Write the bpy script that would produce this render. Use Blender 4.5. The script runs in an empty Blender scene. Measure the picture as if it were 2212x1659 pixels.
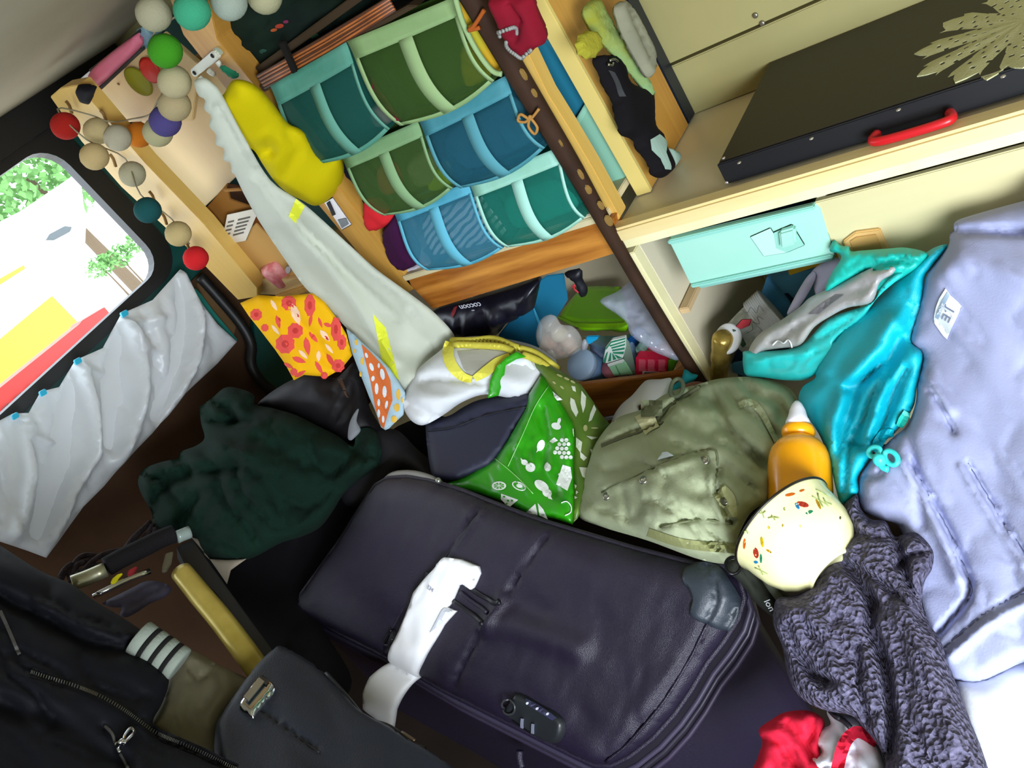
import bpy, bmesh, math, random
import numpy as np
from mathutils import Vector, Matrix
from mathutils.geometry import delaunay_2d_cdt
random.seed(7)
SC = bpy.context.scene
COL = SC.collection
# ---------------------------------------------------------------- camera
CW, CH, FPX = 2212.0, 1659.0, 1710.0
CX, CY = 1106.0, 829.5
ZO = 1.40                                   # camera height above the floor
hd, pt, rl = (math.radians(a) for a in (49.97, 27.89, -37.34))
FW = np.array([-math.sin(hd)*math.cos(pt), math.cos(hd)*math.cos(pt), -math.sin(pt)])
RT0 = np.array([math.cos(hd), math.sin(hd), 0.0])
UP0 = np.cross(RT0, FW)
RT = RT0*math.cos(rl) + UP0*math.sin(rl)
UP = -RT0*math.sin(rl) + UP0*math.cos(rl)
cd = bpy.data.cameras.new('camera'); cam = bpy.data.objects.new('camera', cd); COL.objects.link(cam)
cam.matrix_world = Matrix(((RT[0], UP[0], -FW[0], 0), (RT[1], UP[1], -FW[1], 0), (RT[2], UP[2], -FW[2], ZO), (0, 0, 0, 1)))
cd.sensor_width = 36.0; cd.lens = FPX/CW*36.0; cd.clip_start = 0.02; cd.clip_end = 200
SC.camera = cam
# ---------------------------------------------------------------- world, lights, exposure
SC.view_settings.view_transform = 'Standard'; SC.view_settings.look = 'None'
SC.view_settings.gamma = 1.0; SC.view_settings.use_curve_mapping = False
SC.view_settings.exposure = 0.30
w = bpy.data.worlds.new('daylight'); SC.world = w; w.use_nodes = True
bg = w.node_tree.nodes['Background']; bg.inputs[0].default_value = (0.80, 0.90, 1.0, 1); bg.inputs[1].default_value = 4.0
def area(name, loc, aim, sx, sy, power, color):
    l = bpy.data.lights.new(name, 'AREA'); l.shape = 'RECTANGLE'; l.size = sx; l.size_y = sy
    l.energy = power; l.color = color
    o = bpy.data.objects.new(name, l); COL.objects.link(o); o.location = (loc[0], loc[1], loc[2]+ZO)
    d = Vector(aim)-Vector(loc); o.rotation_euler = d.to_track_quat('-Z', 'Y').to_euler()
area('door_daylight', (0.50, -0.50, -0.36), (-0.35, 0.42, -1.0), 0.8, 0.6, 46.0, (0.84, 0.91, 1.0))

# ---------------------------------------------------------------- pixel rays and surfaces
def ray(x, y):
    x = np.asarray(x, float); y = np.asarray(y, float)
    return FW + np.multiply.outer((x-CX)/FPX, RT) - np.multiply.outer((y-CY)/FPX, UP)
class Surf:
    """a real surface in the van; maps a photo pixel to its point, h metres off it towards the room"""
    def __init__(s, ctrl=None, n=None, k=None):
        s.res = None; s.soft = ctrl is not None
        if n is not None:
            s.g = np.array(n, float)/k
        else:
            c = np.array(ctrl, float)
            A = np.c_[np.ones(len(c)), (c[:, 0]-CX)/FPX, (c[:, 1]-CY)/FPX]
            sol = np.linalg.lstsq(A, 1/c[:, 2], rcond=None)[0]
            s.g = FW*sol[0] + RT*sol[1] - UP*sol[2]
            if len(c) > 3:
                s.res = (c[:, :2], 1/c[:, 2] - A@sol)
        s.n = -s.g/np.linalg.norm(s.g)
    def t(s, x, y):
        r = ray(x, y); q = r@s.g
        if s.res is not None:
            p, e = s.res
            d = (np.subtract.outer(np.asarray(x, float), p[:, 0])**2 + np.subtract.outer(np.asarray(y, float), p[:, 1])**2) + 900.0
            wgt = 1/d**1.25
            q = q + (wgt@e)/wgt.sum(-1)
        return 1/q
    def P(s, x, y, h=0.0):
        r = ray(x, y); t = s.t(x, y); h = np.asarray(h, float)
        if s.soft:          # draped heap: lift towards the room
            d = -r/np.linalg.norm(r, axis=-1)[..., None]; return r*np.asarray(t)[..., None] + d*h[..., None] + np.array([0, 0, ZO])
        return r*np.asarray(t)[..., None] + np.multiply.outer(h, s.n) + np.array([0, 0, ZO])
def PY(k): return Surf(n=(0, 1, 0), k=k)
def PX(k): return Surf(n=(1, 0, 0), k=k)
def PZ(k): return Surf(n=(0, 0, 1), k=k)
def cam_t(x, y, t): return ray(x, y)*t + np.array([0, 0, ZO])
YF, YB, ZC, XR = PY(.95), PY(1.30), PZ(-.5), PX(-2.0)

# ---------------------------------------------------------------- materials
def lin(c):
    if isinstance(c, str):
        c = c.lstrip('#'); c = [int(c[i:i+2], 16)/255 for i in (0, 2, 4)]
    return tuple(v/12.92 if v <= .04045 else ((v+.055)/1.055)**2.4 for v in c) + (1.0,)
MATS = {}
def mat(name, col, rough=.8, col2=None, vs=8.0, bump=0.0, bs=120.0, metal=0.0, sheen=0.0, alpha=1.0, trans=0.0, transl=0.0, spec=.5, weave=0.0, bd=.002, vfac=.5, coat=0.0):
    if name in MATS: return MATS[name]
    m = bpy.data.materials.new(name); m.use_nodes = True; nt = m.node_tree; N = nt.nodes; L = nt.links
    b = N['Principled BSDF']
    b.inputs['Base Color'].default_value = lin(col); b.inputs['Roughness'].default_value = rough
    if spec == .5 and rough >= .75: spec = .18
    b.inputs['Metallic'].default_value = metal; b.inputs['Specular IOR Level'].default_value = spec
    b.inputs['Sheen Weight'].default_value = sheen; b.inputs['Alpha'].default_value = alpha
    b.inputs['Transmission Weight'].default_value = trans; b.inputs['Coat Weight'].default_value = coat
    tc = N.new('ShaderNodeTexCoord')
    if col2:
        ns = N.new('ShaderNodeTexNoise'); ns.inputs['Scale'].default_value = vs; ns.inputs['Detail'].default_value = 4
        mx = N.new('ShaderNodeMix'); mx.data_type = 'RGBA'
        rp = N.new('ShaderNodeMapRange'); rp.inputs[1].default_value = .5-.2*vfac*2; rp.inputs[2].default_value = .5+.2*vfac*2
        L.new(tc.outputs['Object'], ns.inputs['Vector']); L.new(ns.outputs['Fac'], rp.inputs[0]); L.new(rp.outputs[0], mx.inputs[0])
        mx.inputs[6].default_value = lin(col); mx.inputs[7].default_value = lin(col2)
        L.new(mx.outputs[2], b.inputs['Base Color'])
    if bump or weave:
        bp = N.new('ShaderNodeBump'); bp.inputs['Distance'].default_value = bd; bp.inputs['Strength'].default_value = max(bump, weave)
        if weave:
            wv = N.new('ShaderNodeTexVoronoi'); wv.inputs['Scale'].default_value = bs; L.new(tc.outputs['Object'], wv.inputs['Vector']); L.new(wv.outputs['Distance'], bp.inputs['Height'])
        else:
            nb = N.new('ShaderNodeTexNoise'); nb.inputs['Scale'].default_value = bs; nb.inputs['Detail'].default_value = 3
            L.new(tc.outputs['Object'], nb.inputs['Vector']); L.new(nb.outputs['Fac'], bp.inputs['Height'])
        L.new(bp.outputs[0], b.inputs['Normal'])
    if transl:
        tr = N.new('ShaderNodeBsdfTranslucent'); tr.inputs[0].default_value = lin(col)
        ms = N.new('ShaderNodeMixShader'); ms.inputs[0].default_value = transl
        out = N['Material Output']
        L.new(b.outputs[0], ms.inputs[1]); L.new(tr.outputs[0], ms.inputs[2]); L.new(ms.outputs[0], out.inputs['Surface'])
    MATS[name] = m
    return m
def wood(name, c1, c2, axis='X', scale=9.0, rough=.55, dist=5.0, fac=1.0, bump=.15, stretch=.12):
    if name in MATS: return MATS[name]
    m = bpy.data.materials.new(name); m.use_nodes = True; nt = m.node_tree; N = nt.nodes; L = nt.links
    b = N['Principled BSDF']; b.inputs['Roughness'].default_value = rough
    tc = N.new('ShaderNodeTexCoord'); mp = N.new('ShaderNodeMapping')
    sv = {'X': (stretch, 1, 1), 'Y': (1, stretch, 1), 'Z': (1, 1, stretch)}[axis]
    mp.inputs['Scale'].default_value = sv
    ns = N.new('ShaderNodeTexNoise'); ns.inputs['Scale'].default_value = scale*.7; ns.inputs['Detail'].default_value = 2
    wv = N.new('ShaderNodeMath'); wv.operation = 'MULTIPLY'; wv.inputs[1].default_value = dist*6
    sn = N.new('ShaderNodeMath'); sn.operation = 'SINE'
    fine = N.new('ShaderNodeTexNoise'); fine.inputs['Scale'].default_value = scale*14; fine.inputs['Detail'].default_value = 3
    ad = N.new('ShaderNodeMath'); ad.operation = 'MULTIPLY_ADD'; ad.inputs[1].default_value = .28; 
    fa = N.new('ShaderNodeMath'); fa.operation = 'MULTIPLY_ADD'; fa.inputs[1].default_value = .9; 
    cr = N.new('ShaderNodeMix'); cr.data_type = 'RGBA'
    L.new(tc.outputs['Object'], mp.inputs[0]); L.new(mp.outputs[0], ns.inputs['Vector']); L.new(mp.outputs[0], fine.inputs['Vector'])
    L.new(ns.outputs['Fac'], wv.inputs[0]); L.new(wv.outputs[0], sn.inputs[0]); L.new(sn.outputs[0], ad.inputs[0])
    ad.inputs[2].default_value = 0.0
    L.new(fine.outputs['Fac'], fa.inputs[0]); L.new(ad.outputs[0], fa.inputs[2])
    ml = N.new('ShaderNodeMath'); ml.operation = 'MULTIPLY'; ml.inputs[1].default_value = fac; ml.use_clamp = True
    L.new(fa.outputs[0], ml.inputs[0]); L.new(ml.outputs[0], cr.inputs[0])
    cr.inputs[6].default_value = lin(c1); cr.inputs[7].default_value = lin(c2); L.new(cr.outputs[2], b.inputs['Base Color'])
    bp = N.new('ShaderNodeBump'); bp.inputs['Distance'].default_value = .001; bp.inputs['Strength'].default_value = bump
    L.new(fine.outputs['Fac'], bp.inputs['Height']); L.new(bp.outputs[0], b.inputs['Normal'])
    MATS[name] = m
    return m
def stripes(name, c1, c2, n=40.0, ang=0.0, axis='X', distort=2.0, width=.5, rough=.8, alpha=1.0):
    if name in MATS: return MATS[name]
    m = bpy.data.materials.new(name); m.use_nodes = True; nt = m.node_tree; N = nt.nodes; L = nt.links
    b = N['Principled BSDF']; b.inputs['Roughness'].default_value = rough; b.inputs['Alpha'].default_value = alpha
    tc = N.new('ShaderNodeTexCoord'); mp = N.new('ShaderNodeMapping'); mp.inputs['Rotation'].default_value = (0, math.radians(ang), 0)
    wv = N.new('ShaderNodeTexWave'); wv.bands_direction = axis; wv.inputs['Scale'].default_value = n; wv.inputs['Distortion'].default_value = distort; wv.inputs['Detail'].default_value = 0
    gt = N.new('ShaderNodeMath'); gt.operation = 'GREATER_THAN'; gt.inputs[1].default_value = width
    mx = N.new('ShaderNodeMix'); mx.data_type = 'RGBA'; mx.inputs[6].default_value = lin(c1); mx.inputs[7].default_value = lin(c2)
    L.new(tc.outputs['Object'], mp.inputs[0]); L.new(mp.outputs[0], wv.inputs['Vector']); L.new(wv.outputs['Fac'], gt.inputs[0]); L.new(gt.outputs[0], mx.inputs[0]); L.new(mx.outputs[2], b.inputs['Base Color'])
    MATS[name] = m
    return m
def sheer(name, col, opac, rough=.35, spec=.5):
    """thin see-through film or mesh: part shows its own colour, part lets light straight through"""
    if name in MATS: return MATS[name]
    m = bpy.data.materials.new(name); m.use_nodes = True; nt = m.node_tree; N = nt.nodes; L = nt.links
    b = N['Principled BSDF']; b.inputs['Base Color'].default_value = lin(col); b.inputs['Roughness'].default_value = rough
    b.inputs['Specular IOR Level'].default_value = spec
    tp = N.new('ShaderNodeBsdfTransparent'); ms = N.new('ShaderNodeMixShader'); ms.inputs[0].default_value = opac
    L.new(tp.outputs[0], ms.inputs[1]); L.new(b.outputs[0], ms.inputs[2]); L.new(ms.outputs[0], N['Material Output'].inputs['Surface'])
    MATS[name] = m
    return m

# ---------------------------------------------------------------- object helpers
WL = {}
def link(name, verts, faces, m, parent=None, smooth=False, bevel=0.0, mats=None, fidx=None):
    v = np.asarray(verts, float); c = (v.min(0)+v.max(0))/2
    me = bpy.data.meshes.new(name); me.from_pydata((v-c).tolist(), [], [list(map(int, f)) for f in faces])
    if mats:
        for q in mats: me.materials.append(q)
        for p, i in zip(me.polygons, fidx): p.material_index = int(i)
    else: me.materials.append(m)
    me.validate()
    bm = bmesh.new(); bm.from_mesh(me)
    bmesh.ops.recalc_face_normals(bm, faces=bm.faces)
    if bevel:
        bmesh.ops.bevel(bm, geom=[e for e in bm.edges if e.is_manifold and e.calc_face_angle(0) > .5], offset=bevel, segments=2, affect='EDGES', clamp_overlap=True)
    bm.to_mesh(me); bm.free()
    if smooth:
        for p in me.polygons: p.use_smooth = True
    o = bpy.data.objects.new(name, me); COL.objects.link(o)
    place(o, c, parent)
    return o
def place(o, c, parent):
    WL[o.name] = np.array(c, float)
    if parent is not None:
        o.parent = parent; o.location = Vector(np.array(c)-WL[parent.name])
    else: o.location = Vector(c)
def tag(o, label, cat, group=None):
    o['label'] = label; o['category'] = cat
    if group: o['group'] = group
    return o
def struct(o): o['kind'] = 'structure'; return o
def root(name, loc, label, cat, group=None):
    o = bpy.data.objects.new(name, None); o.empty_display_size = .03; COL.objects.link(o); place(o, loc, None)
    return tag(o, label, cat, group)
def lab(o, l): o['label'] = l; return o
def catmull(pts, n=6, closed=True):
    p = np.array(pts, float); out = []; N = len(p)
    rng = range(N) if closed else range(N-1)
    for i in rng:
        a, b, c, d = (p[(i-1) % N], p[i], p[(i+1) % N], p[(i+2) % N]) if closed else (p[max(i-1, 0)], p[i], p[i+1], p[min(i+2, N-1)])
        for k in range(n):
            t = k/n; out.append(.5*((2*b)+(c-a)*t+(2*a-5*b+4*c-d)*t*t+(3*b-a-3*c+d)*t**3))
    if not closed: out.append(p[-1])
    return np.array(out)
def resample(poly, step, closed=True):
    p = np.array(poly, float)[:, :2]
    q = np.vstack([p, p[:1]]) if closed else p
    out = []
    for a, b in zip(q[:-1], q[1:]):
        n = max(1, int(round(np.linalg.norm(b-a)/step)))
        for k in range(n): out.append(a+(b-a)*k/n)
    if not closed: out.append(q[-1])
    return np.array(out)
def segdist(x, y, poly, closed=True):
    p = np.array(poly, float)
    q = np.vstack([p, p[:1]]) if closed else p
    best = np.full(x.shape, 1e9)
    for a, b in zip(q[:-1], q[1:]):
        ab = b-a; L2 = ab@ab+1e-9
        t = np.clip(((x-a[0])*ab[0]+(y-a[1])*ab[1])/L2, 0, 1)
        best = np.minimum(best, (x-a[0]-t*ab[0])**2+(y-a[1]-t*ab[1])**2)
    return np.sqrt(best)
def inside(x, y, poly):
    p = np.array(poly, float); r = np.zeros(x.shape, bool); j = len(p)-1
    for i in range(len(p)):
        xi, yi, xj, yj = p[i, 0], p[i, 1], p[j, 0], p[j, 1]
        if yi != yj:
            r ^= ((yi > y) != (yj > y)) & (x < (xj-xi)*(y-yi)/(yj-yi)+xi)
        j = i
    return r
def vnoise(u, v, seed=0):
    u = np.asarray(u, float)+seed*17.13; v = np.asarray(v, float)+seed*7.77
    iu, iv = np.floor(u), np.floor(v); fu, fv = u-iu, v-iv
    fu = fu*fu*fu*(fu*(fu*6-15)+10); fv = fv*fv*fv*(fv*(fv*6-15)+10)
    def hsh(a, b): q = np.sin(a*127.1+b*311.7+seed*74.7)*43758.5453; return (q-np.floor(q))*2-1
    return ((hsh(iu, iv)*(1-fu)+hsh(iu+1, iv)*fu)*(1-fv)+(hsh(iu, iv+1)*(1-fu)+hsh(iu+1, iv+1)*fu)*fv)
def wrk(x, y, specs):
    h = np.zeros(np.shape(x))
    for (amp, across, along, ang, seed, kind) in specs:
        a = math.radians(ang)
        wx = x + 18*vnoise(x/70, y/70, seed+5); wy = y + 18*vnoise(x/70, y/70, seed+9)
        u = (wx*math.cos(a)+wy*math.sin(a))/along; v = (-wx*math.sin(a)+wy*math.cos(a))/across
        n = vnoise(u, v, seed)
        if kind == 'v': n = 1-2*np.sqrt(np.abs(n)+.02) ; n = -n
        h = h + amp*n
    return h
def tri(outline, step, holes=(), jitter=.25):
    o = resample(outline, step); n0 = len(o); pts = [tuple(q) for q in o]; faces = [list(range(n0))]
    cons = [(i, (i+1) % n0) for i in range(n0)]
    for hl in holes:
        hh = resample(hl, step); k = len(pts); pts += [tuple(q) for q in hh]; cons += [(k+i, k+(i+1) % len(hh)) for i in range(len(hh))]
    x0, y0 = o.min(0); x1, y1 = o.max(0); s = step
    gx, gy = np.meshgrid(np.arange(x0+s/2, x1, s), np.arange(y0+s/2, y1, s*.87)); gx = gx + (np.arange(gx.shape[0]) % 2)[:, None]*s/2
    gx, gy = gx.ravel(), gy.ravel()
    rs = np.random.RandomState(3); gx = gx+rs.uniform(-jitter, jitter, gx.shape)*s; gy = gy+rs.uniform(-jitter, jitter, gy.shape)*s
    ok = inside(gx, gy, o) & (segdist(gx, gy, o) > s*.45)
    for hl in holes: ok &= ~inside(gx, gy, hl) & (segdist(gx, gy, hl) > s*.45)
    pts += list(zip(gx[ok].tolist(), gy[ok].tolist()))
    vo, _, fo, _, _, _ = delaunay_2d_cdt([Vector(p) for p in pts], cons, [], 0, 1e-4)
    v = np.array([tuple(p) for p in vo]); f = np.array([t for t in fo if len(t) == 3])
    c = v[f].mean(1); keep = inside(c[:, 0], c[:, 1], o)
    for hl in holes: keep &= ~inside(c[:, 0], c[:, 1], hl)
    return v, f[keep]
class Cloth:
    """soft thing: closed puffy or draped mesh with folds; keeps its height field so seams and prints can lie on it"""
    def __init__(s, name, outline, surf, m, H=.02, R=60, T=.02, folds=(), wr=(), step=11, smooth=True, parent=None, holes=(), wob=0.0, edge0=0.0):
        s.surf = surf; s.out = catmull(outline, 5) if smooth else np.array(outline, float)
        if wob:
            r = resample(s.out, 8); k = np.arange(len(r)); a = vnoise(k*.35, k*0, 3)*wob; b = vnoise(k*.35, k*0+9, 4)*wob; s.out = r+np.c_[a, b]
        s.H, s.R, s.folds, s.wr, s.e0 = H, R, folds, wr, edge0
        v, f = tri(s.out, step, holes); x, y = v[:, 0], v[:, 1]
        d = segdist(x, y, s.out); onb = d < .6
        for hl in holes:
            onb |= segdist(x, y, hl) < .6
        front = surf.P(x, y, s.h(x, y)); e = np.clip(d/R, 0, 1)
        back = surf.P(x, y, -T*np.sqrt(np.clip(1-(1-e)**2, 0, 1))-.0006)
        n = len(v); mp = np.arange(n)+n; vs = [front, back]
        faces = [tuple(t) for t in f] + [(a+n, c+n, b+n) for a, b, c in f]
        # rim: join front and back boundary
        cnt = {}
        for a, b, c in f:
            for q in ((a, b), (b, c), (c, a)):
                k = (min(q), max(q)); cnt[k] = cnt.get(k, 0)+1
        faces += [(a, b, b+n, a+n) for (a, b), k in cnt.items() if k == 1]
        s.obj = link(name, np.vstack(vs), faces, m, parent, smooth=True)
    def h(s, x, y):
        x = np.asarray(x, float); y = np.asarray(y, float)
        d = segdist(x, y, s.out); e = np.clip(d/s.R, 0, 1); ins = inside(x, y, s.out)
        hh = s.e0 + s.H*np.sqrt(np.clip(1-(1-e)**2, 0, 1))
        e2 = np.clip(d/25, 0, 1)
        if s.wr: hh = hh + wrk(x, y, s.wr)*e2
        for (pl, wdt, amp) in s.folds:
            hh = hh + amp*np.exp(-(segdist(x, y, pl, False)/wdt)**2)*(e2*.8+.2)
        return hh
    def P(s, x, y, dh=0.0):
        return s.surf.P(np.asarray(x, float), np.asarray(y, float), s.h(x, y)+dh)
    @property
    def n(s): return s.surf.n
class On:
    """lets one soft piece lie on the relief of another"""
    def __init__(s, host): s.host = host; s.n = host.n
    def P(s, x, y, h=0.0): return s.host.P(x, y, h)
class Flat:
    def __init__(s, surf, h=0.0): s.surf = surf; s.hh = h; s.n = surf.n
    def P(s, x, y, dh=0.0): return s.surf.P(x, y, np.zeros(np.shape(x))+s.hh+dh)
def decal(name, poly, host, m, parent, dh=.0012, step=9, smooth=False, holes=(), thick=.0008):
    p = catmull(poly, 4) if smooth else poly
    v, f = tri(p, step, holes, jitter=0)
    a = host.P(v[:, 0], v[:, 1], dh); b = host.P(v[:, 0], v[:, 1], dh-thick); n = len(v)
    cnt = {}
    for q in f:
        for e in ((q[0], q[1]), (q[1], q[2]), (q[2], q[0])):
            k = (min(e), max(e)); cnt[k] = cnt.get(k, 0)+1
    faces = [tuple(t) for t in f]+[(t[0]+n, t[2]+n, t[1]+n) for t in f]+[(a1, b1, b1+n, a1+n) for (a1, b1), k in cnt.items() if k == 1]
    return link(name, np.vstack([a, b]), faces, m, parent, smooth=False)
def multi_decal(name, polys, host, m, parent, dh=.0012, step=9, smooth=False):
    V = []; Fc = []; n = 0
    for p in polys:
        p = catmull(p, 4) if smooth else p
        v, f = tri(p, step, jitter=0); V.append(host.P(v[:, 0], v[:, 1], dh)); Fc += [tuple(t+n) for t in f]; n += len(v)
    return link(name, np.vstack(V), Fc, m, parent)
def ribbon_poly(center, width, n=5):
    c = catmull([q[:2] for q in center], n, False); k = len(c)
    wd = np.interp(np.linspace(0, 1, k), np.linspace(0, 1, len(center)), width if hasattr(width, '__len__') else [width]*len(center))
    t = np.gradient(c, axis=0); t /= np.linalg.norm(t, axis=1)[:, None]+1e-9; nn = np.c_[-t[:, 1], t[:, 0]]
    return np.vstack([c+nn*wd[:, None]/2, (c-nn*wd[:, None]/2)[::-1]])
def strip(name, center, width, host, m, parent, dh=.003, step=9, thick=.002, n=5):
    return decal(name, ribbon_poly(center, width, n), host, m, parent, dh, step, thick=thick)
def slab(name, poly, surf, thick, m, parent=None, vec=None, bevel=.0015, h=0.0, smooth=False):
    p = np.array(poly, float); a = surf.P(p[:, 0], p[:, 1], np.zeros(len(p))+h); n = len(p)
    v = (-surf.n if vec is None else np.array(vec, float)/np.linalg.norm(vec))*thick
    f = [tuple(range(n)), tuple(range(2*n-1, n-1, -1))]+[(i, (i+1) % n, (i+1) % n+n, i+n) for i in range(n)]
    return link(name, np.vstack([a, a+v]), f, m, parent, smooth=smooth, bevel=bevel)
def boxw(name, x0, x1, y0, y1, z0, z1, m, parent=None, bevel=.0015):
    v = [(x, y, z+ZO) for x in (x0, x1) for y in (y0, y1) for z in (z0, z1)]
    f = [(0, 1, 3, 2), (4, 6, 7, 5), (0, 4, 5, 1), (2, 3, 7, 6), (0, 2, 6, 4), (1, 5, 7, 3)]
    return link(name, v, f, m, parent, bevel=bevel)
def tube3(name, pts, rad, m, parent=None, seg=8, closed=False, sub=4, kind=None):
    p = np.array(pts, float); p = catmull(p, sub, closed) if sub > 1 and len(p) > 2 else p
    k = len(p); R = np.interp(np.linspace(0, 1, k), np.linspace(0, 1, len(rad)), rad) if hasattr(rad, '__len__') else np.full(k, rad)
    tg = np.gradient(p, axis=0); tg /= np.linalg.norm(tg, axis=1)[:, None]+1e-12
    up = np.array([0.3, 0.2, 1.0]); V = []
    for i in range(k):
        a = np.cross(tg[i], up); a /= np.linalg.norm(a)+1e-9; b = np.cross(tg[i], a); up = np.cross(a, tg[i])
        for j in range(seg):
            th = 2*math.pi*j/seg; V.append(p[i]+R[i]*(a*math.cos(th)+b*math.sin(th)))
    f = []
    for i in range(k-1 if not closed else k):
        i2 = (i+1) % k
        for j in range(seg): f.append((i*seg+j, i*seg+(j+1) % seg, i2*seg+(j+1) % seg, i2*seg+j))
    if not closed: f += [tuple(range(seg)), tuple(range((k-1)*seg, k*seg))]
    return link(name, V, f, m, parent, smooth=True)
def tube(name, pts, host, rad, m, parent=None, dh=0.0, seg=8, sub=4, closed=False):
    p = catmull(pts, sub, closed) if len(pts) > 2 else np.array(pts, float)
    return tube3(name, host.P(p[:, 0], p[:, 1], dh), rad, m, parent, seg, closed, 1)
def lathe(name, prof, base, axis, m, parent=None, seg=32, a0=0.0, a1=2*math.pi, squash=(1, 1), ref=None):
    """prof: (radius, height) pairs along axis from base"""
    ax = np.array(axis, float); ax /= np.linalg.norm(ax)
    r = np.array(ref if ref is not None else (0.31, 0.77, 0.1), float); a = np.cross(ax, r); a /= np.linalg.norm(a); b = np.cross(ax, a)
    V = []; f = []; n = len(prof); full = abs(a1-a0-2*math.pi) < 1e-6; sg = seg if full else seg+1
    for (rr, hh) in prof:
        for j in range(sg):
            th = a0+(a1-a0)*j/seg; V.append(np.array(base)+ax*hh+rr*(a*math.cos(th)*squash[0]+b*math.sin(th)*squash[1]))
    for i in range(n-1):
        for j in range(seg):
            j2 = (j+1) % sg; f.append((i*sg+j, i*sg+j2, (i+1)*sg+j2, (i+1)*sg+j))
    if full:
        if prof[0][0] > 1e-5: f.append(tuple(range(sg)))
        if prof[-1][0] > 1e-5: f.append(tuple(range((n-1)*sg, n*sg)))
    o = link(name, V, f, m, parent, smooth=True)
    return o
def blob(name, c, r, m, parent=None, sub=3, scale=(1, 1, 1), rough=0.0, seed=1):
    bm = bmesh.new(); bmesh.ops.create_icosphere(bm, subdivisions=sub, radius=1.0)
    v = np.array([q.co[:] for q in bm.verts]); f = [tuple(q.index for q in t.verts) for t in bm.faces]; bm.free()
    if rough: v = v*(1+rough*vnoise(v[:, 0]*3+v[:, 2]*1.7, v[:, 1]*3+v[:, 2]*2.1, seed))[:, None]
    return link(name, v*r*np.array(scale)+np.array(c), f, m, parent, smooth=True)
def text(name, s, p0, p1, host, size, m, parent, dh=.002, align='CENTER', flip=False, squeeze=1.0):
    cu = bpy.data.curves.new('lettering', 'FONT'); cu.body = s; cu.size = size; cu.extrude = .0003; cu.align_x = align; cu.align_y = 'CENTER'
    t = bpy.data.objects.new('lettering', cu); COL.objects.link(t)
    dg = bpy.context.evaluated_depsgraph_get(); me = bpy.data.meshes.new_from_object(t.evaluated_get(dg))
    v = np.array([q.co[:] for q in me.vertices]); f = [tuple(p.vertices) for p in me.polygons]
    bpy.data.objects.remove(t); bpy.data.meshes.remove(me)
    a = host.P(np.array([p0[0]]), np.array([p0[1]]), dh)[0]; b = host.P(np.array([p1[0]]), np.array([p1[1]]), dh)[0]
    X = b-a; X /= np.linalg.norm(X); n = host.n; Y = np.cross(n, X); Y /= np.linalg.norm(Y)
    W = a+np.outer(v[:, 0]*squeeze, X)+np.outer(v[:, 1], Y)+np.outer(v[:, 2], n)
    return link(name, W, f, m, parent)
def circ(cx, cy, rx, ry=None, n=16, ang=0.0):
    ry = ry or rx; a = math.radians(ang)
    return [(cx+rx*math.cos(t)*math.cos(a)-ry*math.sin(t)*math.sin(a), cy+rx*math.cos(t)*math.sin(a)+ry*math.sin(t)*math.cos(a)) for t in np.linspace(0, 2*math.pi, n, endpoint=False)]
# ================================================================ SETTING
PLY = wood('plywood', '#cfc79a', '#c3b887', 'X', 5, .5, 1.2, .5, .1, .1)
PLYW = mat('ply_wall', '#a8a06a', .6, '#999260', 3, bump=.1)
CREAM = mat('cream_paint_wood', '#efe8bb', .5, '#e4dba6', 14)
PINE = wood('pale_pine', '#ecd9a2', '#d8bd7c', 'X', 6, .45, 3.0, .8, .1, .08)
AMBER = wood('amber_pine', '#cf8d3c', '#8f4f16', 'X', 9, .4, 7.0, 1.15, .15, .09)
AMBZ = wood('amber_board', '#cb9a45', '#a8742c', 'Z', 8, .45, 3.0, .9, .15, .08)
POSTZ = wood('post_pine', '#d8b35e', '#c39743', 'Z', 7, .45, 2.0, .7, .15, .08)
GREYIN = mat('greige_laminate', '#dcd2b6', .4, '#d2c8aa', 3)
TEALM = mat('dark_teal_metal', '#0e4a44', .45, spec=.5)
BLACKR = mat('black_rubber', '#10100f', .5)
BROWNP = mat('brown_door_card', '#4f3826', .85, '#443021', 6, bump=.4, bs=300)
CEIL = mat('ceiling_liner', '#b9b09a', .85, '#a89d84', 2.5, bump=.2, bs=60)
FLOORM = mat('dark_floor', '#3a2c22', .8, '#2c211a', 6)
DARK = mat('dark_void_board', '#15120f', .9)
struct(boxw('floor', -2.1, 1.3, -1.15, 1.35, -1.44, -1.40, FLOORM))
struct(boxw('ceiling', -2.05, 1.3, -1.15, 1.35, .205, .235, CEIL))
struct(boxw('wall_side', -2.05, 1.3, 1.31, 1.35, -1.40, .235, PLYW))
wu = link('wall_panel', [(x, y, z+ZO) for x in (-.74, 1.25) for y in (1.292, 1.31) for z in (-.400, .2)],
     [(0, 1, 3, 2), (4, 6, 7, 5), (0, 4, 5, 1), (2, 3, 7, 6), (0, 2, 6, 4), (1, 5, 7, 3)], PLYW, bpy.data.objects['wall_side'], bevel=.002)
link('wall_panel', [(x, y, z+ZO) for x in (-.74, 1.25) for y in (1.288, 1.31) for z in (-.50, -.404)],
     [(0, 1, 3, 2), (4, 6, 7, 5), (0, 4, 5, 1), (2, 3, 7, 6), (0, 2, 6, 4), (1, 5, 7, 3)], PLYW, bpy.data.objects['wall_side'], bevel=.002)
SCREW = mat('screw_steel', '#9a9686', .35, metal=.8)
for (x, y) in ((1632, 33), (1647, 50), (1432, 150)):
    p = PY(1.290).P(x, y); lathe('screw', [(.0045, 0), (.0045, .002), (.003, .003), (.0008, .0032)], p, (0, -1, 0), SCREW, bpy.data.objects['wall_side'], 10)
struct(boxw('wall_right', 1.25, 1.30, -1.15, 1.31, -1.40, .205, PLYW))
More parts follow.
